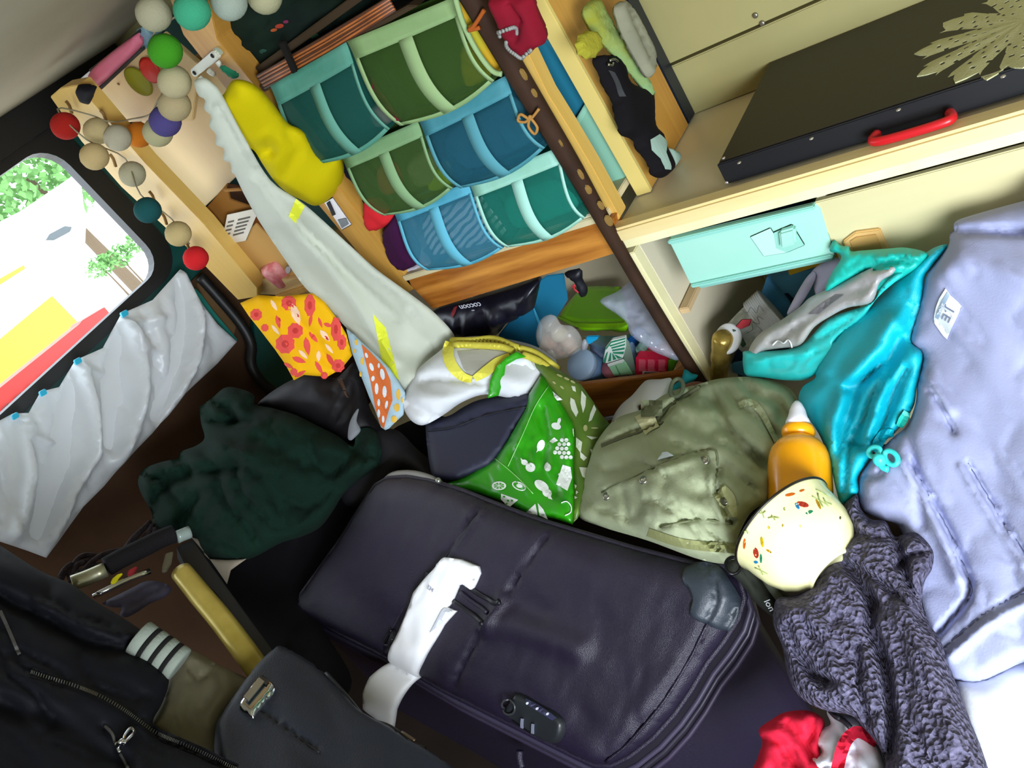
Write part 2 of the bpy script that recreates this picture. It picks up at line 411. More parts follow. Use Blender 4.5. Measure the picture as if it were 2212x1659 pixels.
for i, q in enumerate(((-2.05, .05, -1.40, .205), (1.0, 1.25, -1.40, .205), (.05, 1.0, -.12, .205), (.05, 1.0, -1.40, -.9))):
    struct(boxw('wall_door_side' if i == 0 else 'trim_%d' % i, q[0], q[1], -1.15, -1.10, q[2], q[3], BROWNP))
# rear doors: plate with window hole, rubber seal, glass
def yz(y0, y1, z0, z1, r, n=6):
    o = []
    for (cy, cz, a) in ((y1-r, z1-r, 0), (y0+r, z1-r, 90), (y0+r, z0+r, 180), (y1-r, z0+r, 270)):
        for k in range(n+1):
            t = math.radians(a+90*k/n); o.append((cy+r*math.cos(t), cz+r*math.sin(t)))
    return o
WY0, WY1, WZ0, WZ1 = -.75, 1.00, -.268, .125
def ring(name, inner, outer, x0, x1, m, parent=None):
    n = len(inner); V = [(x, p[0], p[1]+ZO) for x in (x0, x1) for p in inner+outer]; f = []
    for i in range(n):
        j = (i+1) % n
        f += [(i, j, n+j, n+i), (2*n+i, 3*n+i, 3*n+j, 2*n+j), (i, 2*n+i, 2*n+j, j), (n+i, n+j, 3*n+j, 3*n+i)]
    return link(name, V, f, m, parent)
hole = yz(WY0, WY1, WZ0, WZ1, .075)
out = [(max(-1.12, min(1.33, -.75 if False else (p[0]-.12)*1.42+.09)), max(-1.38, min(.2, p[1]*4))) for p in hole]
# outer ring mapped to the wall rectangle
out = []
for (py_, pz_) in hole:
    cy, cz = (WY0+WY1)/2, (WZ0+WZ1)/2; dy, dz = py_-cy, pz_-cz
    s_ = min(abs((1.33 if dy > 0 else -1.12)-cy)/max(abs(dy), 1e-6), abs((.2 if dz > 0 else -1.38)-cz)/max(abs(dz), 1e-6))
    out.append((cy+dy*s_, cz+dz*s_))
wr_ = struct(ring('wall_rear', hole, out, -2.04, -2.0, TEALM))
win = struct(ring('window_1', yz(WY0+.012, WY1-.012, WZ0+.012, WZ1-.012, .065), yz(WY0-.035, WY1+.04, WZ0-.018, WZ1+.05, .09), -2.02, -1.985, BLACKR))
link('pane', [(-2.01, WY0, WZ0+ZO), (-2.01, WY1, WZ0+ZO), (-2.01, WY1, WZ1+ZO), (-2.01, WY0, WZ1+ZO)], [(0, 1, 2, 3)], sheer('window_glass', '#ffffff', .03, .02), win)
dc = struct(boxw('door_1', -1.998, -1.985, -1.0, 1.12, -1.38, -.33, BROWNP))
slab('door_card', [(425, 612), (450, 600), (512, 700), (505, 725), (470, 705)], PX(-1.975), .008, mat('card_tan', '#6b5233', .8, '#5a4329', 8), dc)
struct(boxw('trim_5', -2.0, -1.97, -1.1, 1.30, .135, .205, BLACKR))
struct(boxw('trim_6', -2.06, -2.001, .9, 1.33, -1.40, -.34, BROWNP))
struct(boxw('trim_7', -2.06, -2.001, 1.05, 1.33, -.35, .21, TEALM))
struct(boxw('trim_8', -2.06, -2.001, -1.15, .95, -1.40, -.36, BROWNP))
# wheel-arch seal
tube('seal', [(432, 598), (470, 640), (520, 700), (543, 745), (543, 790), (575, 835), (640, 872)], Flat(PX(-1.93)), .014, BLACKR, dc, seg=10)
slab('teal_sill', [(548, 690), (585, 720), (650, 835), (650, 880), (590, 850), (555, 800)], PX(-1.95), .02, TEALM, dc)
# platform the heap lies on
PF = mat('dark_platform', '#2b2019', .9, '#1f1813', 5)
t = root('bed_platform', (-.9, 0, .02), 'low dark platform across the van that carries the whole heap of bags and clothes', 'bed')
boxw('platform_top', -1.97, .55, -.75, .93, -1.34, -1.28, PF, t)
for xx in (-1.9, .45):
    for yy in (-.7, .85): boxw('leg', xx, xx+.05, yy, yy+.05, -1.40, -1.34, PF, t)

# ---------------------------------------------------------------- outside
WHT = mat('outside_white', '#f4f6f2', .9)
gr = struct(boxw('ground', -14, -2.4, -6, 9, -1.75, -1.70, mat('pale_ground', '#e8e8e0', .9)))
Xo = PX(-4.2)
t = root('yellow_truck', Xo.P(60, 760), 'yellow and white truck body parked outside the rear window', 'truck')
slab('white_body', [(-240, 640), (-240, 600), (45, 456), (172, 370), (186, 480), (176, 704), (0, 905), (-240, 1090)], PX(-4.3), .9, WHT, t, vec=(-1, 0, 0))
slab('yellow_panel', [(-200, 905), (-200, 800), (0, 733), (113, 639), (176, 704), (0, 838), (-200, 985)], Xo, .05, mat('truck_yellow', '#f1d423', .4), t, vec=(-1, 0, 0))
slab('yellow_stripe', [(-10, 622), (-10, 607), (52, 572), (55, 580)], Xo, .02, mat('truck_yellow2', '#e9ef20', .4), t, vec=(-1, 0, 0))
slab('side_window', [(100, 518), (108, 505), (140, 488), (156, 490), (152, 500), (118, 518)], PX(-4.25), .02, mat('grey_win', '#4c5355', .4), t, vec=(-1, 0, 0))
REDP = mat('truck_red', '#b3271f', .45)
t2 = root('red_bumper_beam', PX(-3.4).P(100, 800), 'red notched beam below the yellow truck panel outside the window', 'beam')
hb = slab('beam', [(-150, 1010), (-150, 915), (0, 838), (172, 700), (178, 692), (226, 663), (248, 690), (0, 915)], PX(-3.4), .12, REDP, t2, vec=(-1, 0, 0))
key = []
for i in range(9):
    x = 215-i*26; y = 706+i*22
    key += [(x, y), (x-9, y+17), (x-21, y+27), (x-15, y+10)]
tube('notch_line', [(k[0], k[1]) for k in key], Flat(PX(-3.39)), .0035, mat('dark_red', '#5a0e0b', .6), t2, sub=1, seg=5)
LEAF = mat('tree_leaves', '#5d8f4a', .8, '#8fb877', 3, transl=.3)
def bush(name, c, r, n, lb, cat, seed):
    rs = np.random.RandomState(seed); V = []; F_ = []
    for i in range(n):
        d = rs.normal(size=3); d /= np.linalg.norm(d); p = np.array(c)+d*np.array(r)*rs.uniform(.55, 1); s_ = .05*r[2]*rs.uniform(.6, 1.6)+.02
        a = rs.normal(size=3); a /= np.linalg.norm(a); b = np.cross(a, d); b /= np.linalg.norm(b)+1e-6
        k = len(V); V += [p-a*s_, p+b*s_*.5, p+a*s_, p-b*s_*.5]; F_.append((k, k+1, k+2, k+3))
    tr_ = root(name, (c[0], c[1], ZO-1.7), lb, cat)
    o = link('foliage', V, F_, LEAF, tr_)
    tw_ = 1.0 if cat == 'tree' else .12
    tube3('trunk', [(c[0], c[1], ZO-1.7 if cat == 'tree' else c[2]-r[2]-.25), (c[0]+.02, c[1], c[2]-r[2]), c], [.09*tw_, .06*tw_, .03*tw_], mat('bark', '#6b5a48' , .9), tr_, sub=2)
c = PX(-9).P(60, 385); bush('tree', tuple(c), (.8, 1.1, .62), 2600, 'leafy green tree seen through the top of the rear window', 'tree', 4)
for i, (x, y) in enumerate(((215, 575), (255, 555), (300, 520))):
    c = PX(-7).P(x, y); bush('shrub' , tuple(c), (.10, .14, .10), 200, ('pale low shrub outside the window, nearest the red beam', 'pale low shrub outside the window, middle one of three', 'pale low shrub outside the window, nearest the window corner')[i], 'shrub', 9+i)
# ================================================================ WINDOW CURTAIN
CURT = sheer('curtain_film', '#f2f7fa', .56, .35, .7)
cu_s = Surf(n=(1, 0, 0), k=-1.93)
cu = Cloth('window_curtain', [(-60, 945), (0, 908), (28, 893), (62, 892), (88, 846), (128, 836), (163, 778), (222, 752), (262, 678), (330, 648), (388, 583), (402, 592), (425, 640), (470, 700), (512, 738), (470, 785), (400, 850), (330, 935), (262, 1005), (225, 1050), (180, 1095), (100, 1205), (60, 1190), (0, 1170), (-60, 1150)],
    cu_s, CURT, H=.004, R=20, T=.003, smooth=False, step=9,
    folds=[([(395, 590), (415, 650), (418, 750), (385, 850), (360, 900)], 14, 0.056), ([(395, 600), (400, 680), (380, 800), (340, 900)], 16, -0.032), ([(262, 690), (300, 760), (300, 850), (262, 1000)], 15, 0.048), ([(262, 695), (330, 760)], 8, 0.019),
           ([(265, 695), (245, 780), (235, 880), (235, 960)], 16, -0.035), ([(168, 790), (190, 880), (195, 980), (150, 1060), (110, 1160)], 15, 0.056), ([(168, 790), (150, 880), (130, 980), (90, 1150)], 18, -0.032), ([(170, 795), (230, 810)], 7, 0.016),
           ([(55, 925), (62, 1020), (40, 1120), (20, 1180)], 18, 0.048), ([(55, 940), (100, 955), (125, 960)], 6, 0.022), ([(55, 930), (90, 1030), (75, 1150)], 12, -0.029), ([(265, 700), (350, 690)], 8, 0.019)],
    wr=[(.014, 40, 300, 80, 3, 'v'), (.005, 14, 90, 60, 8, 'v')])
tag(cu.obj, 'white creased cloth curtain pinned up along the bottom of the rear window', 'curtain')
BLUC = mat('clip_blue', '#25b5d8', .4)
for i, (x, y) in enumerate(((263, 680), (163, 782), (88, 850), (28, 900))):
    d_ = slab('curtain_clip', [(x-9, y-2), (x+4, y-9), (x+9, y+2), (x-4, y+9)], cu_s, .012, BLUC, None, h=.02)
    tag(d_, ('small blue clip pinning the curtain, the one nearest the window corner', 'small blue clip pinning the curtain, second from the window corner', 'small blue clip pinning the curtain, third from the window corner', 'small blue clip pinning the curtain, nearest the left photo edge')[i], 'clip', 'curtain clips')
slab('teal_edge', [(422, 622), (434, 634), (462, 672), (490, 705), (514, 734), (508, 738), (478, 704), (450, 672), (420, 630)], PX(-1.96), .006, mat('teal_strip', '#0f6f63', .6), dc)

# ================================================================ WOODEN SHELF UNIT
sh = root('shelf_frame', (-1.2, 1.1, .4), 'amber pine shelf frame with posts and rails along the side wall', 'shelf')
slab('post', [(108, 209), (130, 190), (168, 183), (314, 352), (441, 484), (556, 622), (556, 641), (514, 648), (404, 535), (262, 404), (176, 306)], YF, .035, POSTZ, sh, vec=(0, 1, 0))
slab('post', [(345, -60), (435, -60), (470, 85), (736, 411), (885, 606), (893, 625), (868, 640), (835, 620), (660, 410), (395, 75)], YF, .04, AMBZ, sh, vec=(0, 1, 0))
slab('rail', [(868, 598), (1325, 470), (1338, 545), (935, 668)], YF, .03, AMBER, sh, vec=(0, 1, 0))
boxw('shelf_board', -1.195, -.70, .945, 1.30, -.478, -.466, mat('pale_board', '#cfc29a', .6), sh)
# rough sawn lower rail of the left bay
rr = wood('rough_sawn', '#d3b47c', '#a9844d', 'X', 16, .9, 4, 1, .9, .06)
slab('rough_rail', [(543, 598), (560, 606), (585, 598), (620, 604), (650, 600), (690, 618), (700, 650), (655, 636), (600, 638), (560, 636)], PY(.97), .03, rr, sh, vec=(0, 1, 0))
boxw('bay_board', -1.64, -1.20, .96, 1.28, -.44, -.425, AMBZ, sh)
boxw('back_board', -1.99, -1.20, 1.27, 1.285, -.43, .16, mat('bay_back', '#24524a', .7), sh)
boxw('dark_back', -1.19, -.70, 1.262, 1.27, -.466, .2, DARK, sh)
# left bay cream ply panels
CRP = wood('cream_ply', '#e6c98f', '#dcb977', 'Z', 4, .5, 1.2, .5, .08, .2)
slab('bracket_panel', [(196, 212), (212, 196), (240, 172), (352, 72), (430, 140), (415, 262), (330, 262), (265, 265), (222, 250), (203, 235)], PY(1.06), .012, CRP, sh, vec=(0, 1, 0))
slab('cream_panel', [(276, 325), (296, 275), (420, 120), (470, 130), (560, 400), (520, 372), (428, 460)], PY(1.10), .012, CRP, sh, vec=(0, 1, 0))
KN = mat('knot_brown', '#7c5a2c', .7)
for (x, y) in ((255, 182), (237, 229), (424, 446)):
    slab('knot', circ(x, y, 4, 2, 8, 40), PY(1.057 if y < 400 else 1.098), .002, KN, sh, vec=(0, 1, 0))
# top wicker shelf edge
BAM = mat('bamboo_rod', '#8a4a1c', .5, '#b9682a', 20)
for k in range(9):
    f_ = k/8
    tube('bamboo_rod', [(556+f_*16, 164+f_*26-(k % 2)*2), (700+f_*15, 80+f_*27+(k % 3)*2), (840+f_*14, -4+f_*25)], Flat(YF), .0024, BAM if k % 2 else mat('bamboo_dark', '#4a260f', .6), sh, sub=2, seg=6)
slab('rod_tie', [(606, 88), (620, 84), (648, 150), (636, 156)], YF, .006, DARK, sh, h=.008)
slab('shelf_edge', [(560, 186), (880, 12), (905, 12), (570, 200)], YF, .02, mat('edge_dark', '#3d2f1e', .8), sh, vec=(0, 1, 0))
boxw('top_shelf', -1.19, -.72, .97, 1.26, -.03, -.018, mat('edge_dark', '#3d2f1e', .8), sh)
# lower shelf
boxw('lower_shelf', -1.9, -.715, .98, 1.284, -.925, -.91, mat('pale_board', '#cfc29a', .6), sh)
slab('lower_rail', [(1225, 838), (1245, 833), (1505, 803), (1535, 840), (1480, 860), (1380, 885), (1285, 905)], YF, .012, AMBER, sh, vec=(0, 1, 0))
slab('lower_drawer', [(1280, 925), (1340, 908), (1480, 870), (1540, 930), (1420, 1000), (1290, 1000)], YF, .02, wood('amber_dark', '#a5671f', '#7c4512', 'X', 7, .5, 4, 1), sh, vec=(0, 1, 0))
slab('drawer_gap_strip', [(1286, 906), (1372, 886), (1374, 893), (1290, 914)], YF, .01, mat('alu_strip', '#b9bcc4', .4), sh, vec=(0, 1, 0), h=.002)
boxw('bay_wall', -1.9, -.715, 1.285, 1.30, -.92, -.48, mat('bay_greige', '#c4b79a', .7), sh)
# bark post beside counter + dark stick
slab('bark_post', [(1030, -40), (1066, -40), (1139, 112), (1184, 205), (1229, 277), (1278, 359), (1339, 470), (1330, 487), (1300, 440), (1160, 200)], PY(.965), .03, POSTZ, sh, vec=(0, 1, 0))
t = root('dark_stick', PY(.93).P(1520, 840), 'dark bark-covered stick standing upright in front of the shelf and counter corner', 'stick')
STK = mat('dark_bark', '#2b1b12', .75, '#3c281a', 14, bump=.6, bs=60)
tube('stick', [(1000, -40), (1062, 66), (1150, 215), (1240, 365), (1350, 560), (1440, 710), (1512, 822), (1540, 860)], Flat(PY(.935)), [.017, .016, .0155, .014, .0105, .0105, .010, .010], STK, t, sub=4, seg=12)
BRK = mat('bark_patch', '#94763a', .7, '#7d5c24', 20)
for (x, y, a, b, g) in ((1118, 90, 14, 6, 60), (1140, 150, 16, 6, 60), (1163, 190, 12, 5, 60), (1218, 300, 13, 5, 62), (1262, 365, 14, 5, 60), (1278, 398, 12, 7, 60), (1305, 432, 12, 6, 55), (1322, 465, 14, 8, 58)):
    slab('bark_patch', circ(x, y, a, b, 9, g), PY(.94), .004, BRK, t, h=.016)
tw = mat('twine', '#a97b3e', .8)
tube('twine', [(1178, 218), (1160, 240), (1150, 236), (1138, 230), (1133, 244), (1150, 246), (1160, 232), (1155, 255), (1168, 272), (1174, 258), (1160, 238)], Flat(PY(.935), .022), .0022, tw, t, seg=6)
tube('twine', [(1062, 6), (1040, 40), (1028, 50), (1052, 44)], Flat(PY(.935), .022), .003, mat('twine_orange', '#a2521c', .8), t, seg=6)
# right board on the counter
rb = root('divider_board', PZ(-.5).P(1430, 370), 'upright amber wooden board standing on the left end of the counter', 'board')
link('board', [(x, y, z+ZO) for x in (-.69, -.668) for y in (1.045, 1.245) for z in (-.498, .20)],
     [(0, 1, 3, 2), (4, 6, 7, 5), (0, 4, 5, 1), (2, 3, 7, 6), (0, 2, 6, 4), (1, 5, 7, 3)], AMBZ, rb, bevel=.001)
link('edge_strip', [(x, y, z+ZO) for x in (-.693, -.666) for y in (1.036, 1.045) for z in (-.498, .20)],
     [(0, 1, 3, 2), (4, 6, 7, 5), (0, 4, 5, 1), (2, 3, 7, 6), (0, 2, 6, 4), (1, 5, 7, 3)], mat('pale_edge', '#d9c473', .5), rb, bevel=.001)
o = boxw('navy_strip', -.70, -.668, 1.25, 1.285, -.498, .19, mat('navy_paint', '#0a1626', .4)); tag(o, 'narrow glossy navy strip behind the amber board against the wall', 'board')

# fabric boxes behind stick
bb = root('storage_box', PY(1.02).P(1200, 250), 'blue fabric storage box on the shelf left of the amber divider board', 'box')
slab('box_body', [(1130, 60), (1175, 70), (1275, 205), (1232, 275), (1180, 200)], PY(1.06), .18, mat('blue_fabric_box', '#1f6f88', .85), bb, vec=(0, 1, 0))
slab('box_rim', [(1130, 60), (1175, 70), (1275, 205), (1268, 213), (1172, 82), (1134, 72)], PY(1.055), .012, mat('blue_fabric_box2', '#2a7f97', .85), bb, vec=(0, 1, 0))
bb = root('storage_box', PY(1.06).P(1330, 420), 'pale green fabric storage box standing under the blue one beside the divider board', 'box')
slab('box_body', [(1235, 272), (1273, 208), (1356, 372), (1325, 428), (1312, 418)], PY(1.05), .18, mat('pale_green_box', '#84b89f', .85), bb, vec=(0, 1, 0))
slab('box_rim', [(1235, 272), (1273, 208), (1279, 218), (1243, 284)], PY(1.047), .012, mat('pale_green_box2', '#90c4ab', .85), bb, vec=(0, 1, 0))

# ================================================================ COUNTER
ct = root('counter_cabinet', (-.1, 1.1, ZO-1.40), 'pale plywood kitchen counter cabinet with pine front lip', 'cabinet')
boxw('worktop', -.70, 1.2, .965, 1.29, -.52, -.50, GREYIN, ct)
boxw('front_lip', -.705, 1.2, .936, .966, -.518, -.493, PINE, ct, bevel=.004)
boxw('face_rail', -.705, 1.2, .948, .966, -.537, -.5185, CREAM, ct)
boxw('stile', -.712, -.690, .946, .970, -1.35, -.5455, CREAM, ct)
boxw('side_panel', -.705, -.69, .970, 1.29, -1.40, -.52, GREYIN, ct)
boxw('back_panel', -.69, 1.2, 1.275, 1.29, -1.38, -.52, GREYIN, ct)
boxw('cabinet_floor', -.69, 1.2, .955, 1.275, -.96, -.945, GREYIN, ct)
boxw('fascia', -.400, 1.2, .952, .962, -1.38, -.5455, PLY, ct)
boxw('inner_divider', -.40, -.385, .962, 1.275, -.945, -.545, GREYIN, ct)
hp = slab('finger_plate', [(1822, 517), (1848, 497), (1902, 490), (1925, 546), (1838, 560), (1830, 545)], PY(.952), .006, wood('ply_hatch', '#dcb678', '#cfa561', 'X', 6), ct, vec=(0, -1, 0))
slab('recess', [(1836, 520), (1850, 511), (1893, 505), (1905, 538), (1846, 547)], PY(.9455), .0015, wood('ply_hatch2', '#c69d5d', '#bd9250', 'X', 6), hp, vec=(0, -1, 0), bevel=.0005)
boxw('inner_rail', -.688, -.67, .97, 1.2, -.70, -.688, mat('tan_runner', '#c8ab80', .6), ct)
# mint drawer
DKT = mat('drawer_contents', '#123038', .5, '#1b2d5c', 30)
MINT = mat('mint_plastic', '#a5d9c8', .45, '#9bd2c0', 5)
md = root('plastic_drawer', PY(.93).P(1620, 520), 'mint plastic drawer bin with a pull tab under the counter', 'drawer')
MD = PY(.95)
slab('drawer_front', [(1444, 519), (1448, 513), (1760, 440), (1772, 450), (1802, 552), (1498, 617), (1490, 612)], MD, .006, MINT, md, vec=(0, 1, 0), bevel=.001)
lip = [(1444, 519), (1448, 513), (1760, 438), (1763, 446), (1452, 523)]
boxw('drawer_contents', -.62, -.42, .975, 1.2, -.575, -.541, DKT, md)
slab('rim', lip, MD, .008, mat('mint_rim', '#8ccabc', .4), md, vec=(0, -1, 0))
slab('rim', [(1492, 612), (1798, 546), (1802, 553), (1498, 618)], MD, .006, mat('mint_rim', '#8ccabc', .4), md, vec=(0, -1, 0))
boxw('drawer_body', -.625, -.41, .960, 1.25, -.650, -.57, mat('mint_inner', '#7fb8ac', .5), md)
slab('pull_tab', [(1686, 492), (1720, 482), (1724, 518), (1690, 528)], MD, .012, MINT, md, vec=(0, -1, 0), bevel=.003)
slab('tab_recess', [(1670, 500), (1712, 482), (1740, 528), (1700, 545), (1676, 535)], MD, .0025, mat('mint_shade', '#8fc9b9', .5), md, vec=(0, -1, 0))
slab('moulded_facet', [(1620, 510), (1665, 490), (1700, 545), (1650, 553)], MD, .002, mat('mint_facet', '#b4e2d3', .45), md, vec=(0, -1, 0))
# ---- things in the compartment
Yc = PY(1.02)
t = root('open_box', PY(1.0).P(1690, 690), 'blue cardboard box standing in the open cabinet behind the cups', 'box')
slab('back_flap', [(1657, 598), (1770, 578), (1815, 565), (1790, 640), (1700, 690), (1640, 650)], PY(1.16), .01, mat('box_blue', '#4f93b8', .7), t, vec=(0, 1, 0))
slab('side_flap', [(1657, 598), (1638, 650), (1700, 690), (1706, 660)], PY(1.08), .01, mat('box_blue_side', '#3c7fa5', .7), t, vec=(0, 1, 0))
slab('lower_box', [(1578, 790), (1600, 745), (1665, 735), (1700, 770), (1640, 830), (1582, 815)], PY(1.03), .15, mat('navy_card', '#0c2d4c', .7), t, vec=(0, 1, 0))
slab('lower_rim', [(1580, 790), (1620, 782), (1660, 806), (1640, 822), (1582, 806)], PY(1.0), .01, mat('box_blue_side', '#3c7fa5', .7), t, vec=(0, 1, 0))
o = slab('yellow_notebook', [(1702, 586), (1760, 566), (1800, 556), (1812, 564), (1760, 578), (1705, 596)], PY(1.15), .05, mat('yellow_card', '#e2b52a', .6), None, vec=(0, 1, 0)); tag(o, 'yellow notebook edge just below the mint drawer', 'notebook')
SCI = mat('lavender_white', '#cfc9e2', .5)
t = root('white_bag', PY(1.0).P(1760, 610), 'white looped cloth handles poking out beside the teal jacket in the cabinet', 'bag')
Cloth('handle_loop', [(1738, 612), (1765, 575), (1815, 555), (1822, 570), (1800, 600), (1770, 640), (1758, 625), (1762, 590)], PY(.99), SCI, H=.008, R=14, T=.006, step=7, parent=t)
Cloth('handle_loop', [(1755, 588), (1735, 610), (1700, 676), (1718, 672), (1742, 640), (1762, 600)], PY(.985), SCI, H=.006, R=10, T=.006, step=6, parent=t)
# paper cups
cs = root('paper_cup_stack', PY(1.0).P(1620, 700), 'stack of printed paper cups lying in the open cabinet above the bottle neck', 'cups')
a = PY(1.0).P(1587, 736); b = PY(1.04).P(1668, 672); ax = b-a; Lc = np.linalg.norm(ax); axu = ax/Lc
CUPW = mat('cup_paper', '#d9d9dc', .6)
r0, r1 = .029, .040
prof = [(0, .002), (r0*.9, .002), (r0, 0), (r0+.0008, .003)]; 
for k in range(8): prof += [(r0+(r1-r0)*(.1+.5*k/7), Lc*(.05+.5*k/7))]
lathe('cup', prof+[(r1-.004, Lc*.70), (r1-.006, Lc*.71)], a, axu, mat('cup_print', '#d3d6d8', .6, '#b4babb', 70, vfac=.15), cs, 36)
for k in range(9):
    z0 = Lc*(.66+.045*k)
    o = lathe('rim', [(r1-.006, z0-.002), (r1-.001+k*.0002, z0-.002), (r1+.0018+k*.0002, z0+.0008), (r1+k*.0002, z0+.003), (r1-.006, z0+.003)], a, axu, CUPW, cs, 36)
    if k < 8: lathe('cup_wall', [(r1-.003, z0+.002), (r1-.003, z0+Lc*.045)], a, axu, mat('cup_gap', '#6d6f86', .7), cs, 30)
cupS = Surf(ctrl=[(1590, 745, 1), (1676, 668, 1), (1640, 640, 1)]) ; cupS = PY(.965)
slab('print_patch', [(1588, 706), (1602, 690), (1624, 690), (1620, 704), (1600, 712)], PY(.968), .002, mat('print_red', '#b0323c', .6), cs)
slab('print_patch', [(1582, 712), (1596, 716), (1612, 745), (1604, 752), (1584, 728)], PY(.968), .002, mat('print_green', '#4d6e5c', .6), cs)
tube('print_line', [(1600, 668), (1614, 676), (1622, 664), (1634, 676), (1640, 660), (1650, 672)], Flat(PY(.962)), .0004, mat('print_ink', '#3c3f44', .6), cs, seg=4)
tube('print_line', [(1612, 720), (1626, 712), (1624, 696), (1640, 700), (1636, 684), (1650, 690)], Flat(PY(.962)), .0004, mat('print_ink', '#3c3f44', .6), cs, seg=4)
ld = lathe('cup_lid', [(0, 0), (.020, 0), (.026, .003), (.027, .008), (.024, .012), (0, .012)], PY(.97).P(1577, 733), -FW*.6+np.array([-.5, -.1, .3]), mat('lid_white', '#eef0f4', .4), None, 28)
tag(ld, 'small round white lid leaning on the gold bottle neck', 'lid')
# bottle neck
bt = root('champagne_bottle', PY(.97).P(1548, 835), 'bottle with gold foil neck standing behind the khaki backpack', 'bottle')
GOLD = mat('gold_foil', '#cbb05a', .28, '#9c8038', 50, metal=.6, bump=.5, bs=120)
a = PY(.965).P(1545, 880); b = PY(.955).P(1562, 724); ax = b-a; L_ = np.linalg.norm(ax)
lathe('foil_neck', [(.0165, 0), (.0155, L_*.30), (.0145, L_*.62), (.0142, L_*.66), (.0165, L_*.68), (.0172, L_*.74), (.0160, L_*.80), (.0172, L_*.84), (.0178, L_*.92), (.0172, L_*.97), (.013, L_), (0, L_*1.003)], a, ax, GOLD, bt, 28)
lathe('bottle_body', [(.042, -.20), (.044, -.10), (.040, -.06), (.022, -.02), (.0168, 0)], a, ax, mat('bottle_green', '#1a2a18', .15), bt, 28)
tube3('wire_loop', [a+ax*.80+FW*-.018, a+ax*.86+FW*-.019+RT*.006, a+ax*.90+FW*-.019, a+ax*.86+FW*-.019-RT*.006], .0009, GOLD, bt, 5, True)

# ---- black stove cover on counter
bx = root('stove_cover', (-.1, 1.1, ZO-.497), 'shallow black wooden cover with brass tacks lying on the counter', 'cover')
BLK = wood('dark_walnut', '#1f140d', '#0e0a08', 'X', 5, .5, 2, .8, .15, .2)
boxw('lid_board', -.515, 1.0, .985, 1.285, -.497, -.462, BLK, bx, bevel=.002)
boxw('front_edge', -.516, 1.0, .981, .985, -.4965, -.4625, mat('black_edge', '#0b0d12', .5), bx)
NAIL = mat('tack', '#c9c2b8', .35, metal=.7)
for (x, y) in ((1563, 342), (1597, 352), (1753, 300), (1941, 238), (2167, 166)):
    p = PZ(-.462).P(x, y); lathe('tack', [(.003, 0), (.0028, .001), (.0005, .0016)], p, (0, 0, 1), NAIL, bx, 8)
p = PY(.981).P(1570, 395); lathe('tack', [(.003, 0), (.0028, .001), (.0005, .0016)], p, (0, -1, 0), NAIL, bx, 8)
RED = mat('red_handle', '#c01820', .35)
hd_ = tube('red_handle', [(1896, 288), (1884, 304), (1905, 304), (1965, 288), (2030, 268), (2056, 256), (2052, 243)], Flat(PZ(-.484)), .0058, RED, bx, seg=10)
lab(hd_, 'bright red curved pull handle')
slab('handle_post', [(1888, 286), (1900, 282), (1908, 296), (1894, 302)], PY(.981), .014, RED, bx, vec=(0, -1, 0), bevel=.001)
slab('handle_post', [(2042, 240), (2060, 235), (2064, 250), (2048, 258)], PY(.981), .014, RED, bx, vec=(0, -1, 0), bevel=.001)
# doily
DO = mat('crochet_cotton', '#c8c79c', .9, '#bcbb8c', 60, bump=.6, bs=500)
dc0 = PZ(-.4615).P(2215, 42); R0 = .124; NA = 88; NR = 26; NP = 22
V = []; F_ = []
def drad(a, i):
    f_ = i/NR; rr = R0*1.08*f_
    if i > 20:
        ph = (a/(2*math.pi)*NP) % 1; tip = (1-abs(2*ph-1)); k = (i-20)/(NR-20)
        rr = R0*1.08*20/NR + k*(R0*.03 + R0*.15*tip**.8)
    return rr
for i in range(NR+1):
    for j in range(NA):
        a_ = 2*math.pi*j/NA; tw_ = a_ + (.03*(i-20)/6 if i > 20 else 0); r_ = drad(a_, i)
        V.append(dc0+np.array([r_*math.cos(tw_), r_*math.sin(tw_), .0012*math.sin(a_*11)*i/NR]))
for i in range(NR):
    for j in range(NA):
        if (6 <= i <= 18 and i % 2 == 0 and (j+(i//2) % 2*2) % (4 if i > 9 else 6) == 0): continue
        F_.append((i*NA+j, i*NA+(j+1) % NA, (i+1)*NA+(j+1) % NA, (i+1)*NA+j))
dn = link('doily', V, F_, DO, None); md_ = dn.modifiers.new('t', 'SOLIDIFY'); md_.thickness = .0015
tag(dn, 'round cream crocheted doily with pointed petal edge on the black cover', 'doily')
# ================================================================ HANGING ORGANISER
def zc(s, ox, oy, *pts): return [(ox+x/s, oy+y/s) for x, y in pts]
OG = root('hanging_organiser', PY(.93).P(930, 560), 'hanging fabric organiser with staggered teal, lime and blue mesh pockets on the shelf', 'organiser')
class Pk:
    def __init__(s, c, bulge): s.c = np.array(c, float); s.b = bulge; s.n = np.array([0, -1.0, 0])
    def uv(s, u, v, dh=0.0):
        u = np.asarray(u, float); v = np.asarray(v, float); c = s.c
        x = (1-v)*((1-u)*c[0, 0]+u*c[1, 0])+v*((1-u)*c[3, 0]+u*c[2, 0])
        y = (1-v)*((1-u)*c[0, 1]+u*c[1, 1])+v*((1-u)*c[3, 1]+u*c[2, 1])
        bu = s.b*np.sin(np.clip(v, 0, 1)**1.3*math.pi*.80)
        p = YF.P(x, y, 0*x); p[..., 1] -= bu+dh+.004
        p[..., 2] -= .014*v*v*np.sin(u*math.pi)
        return p
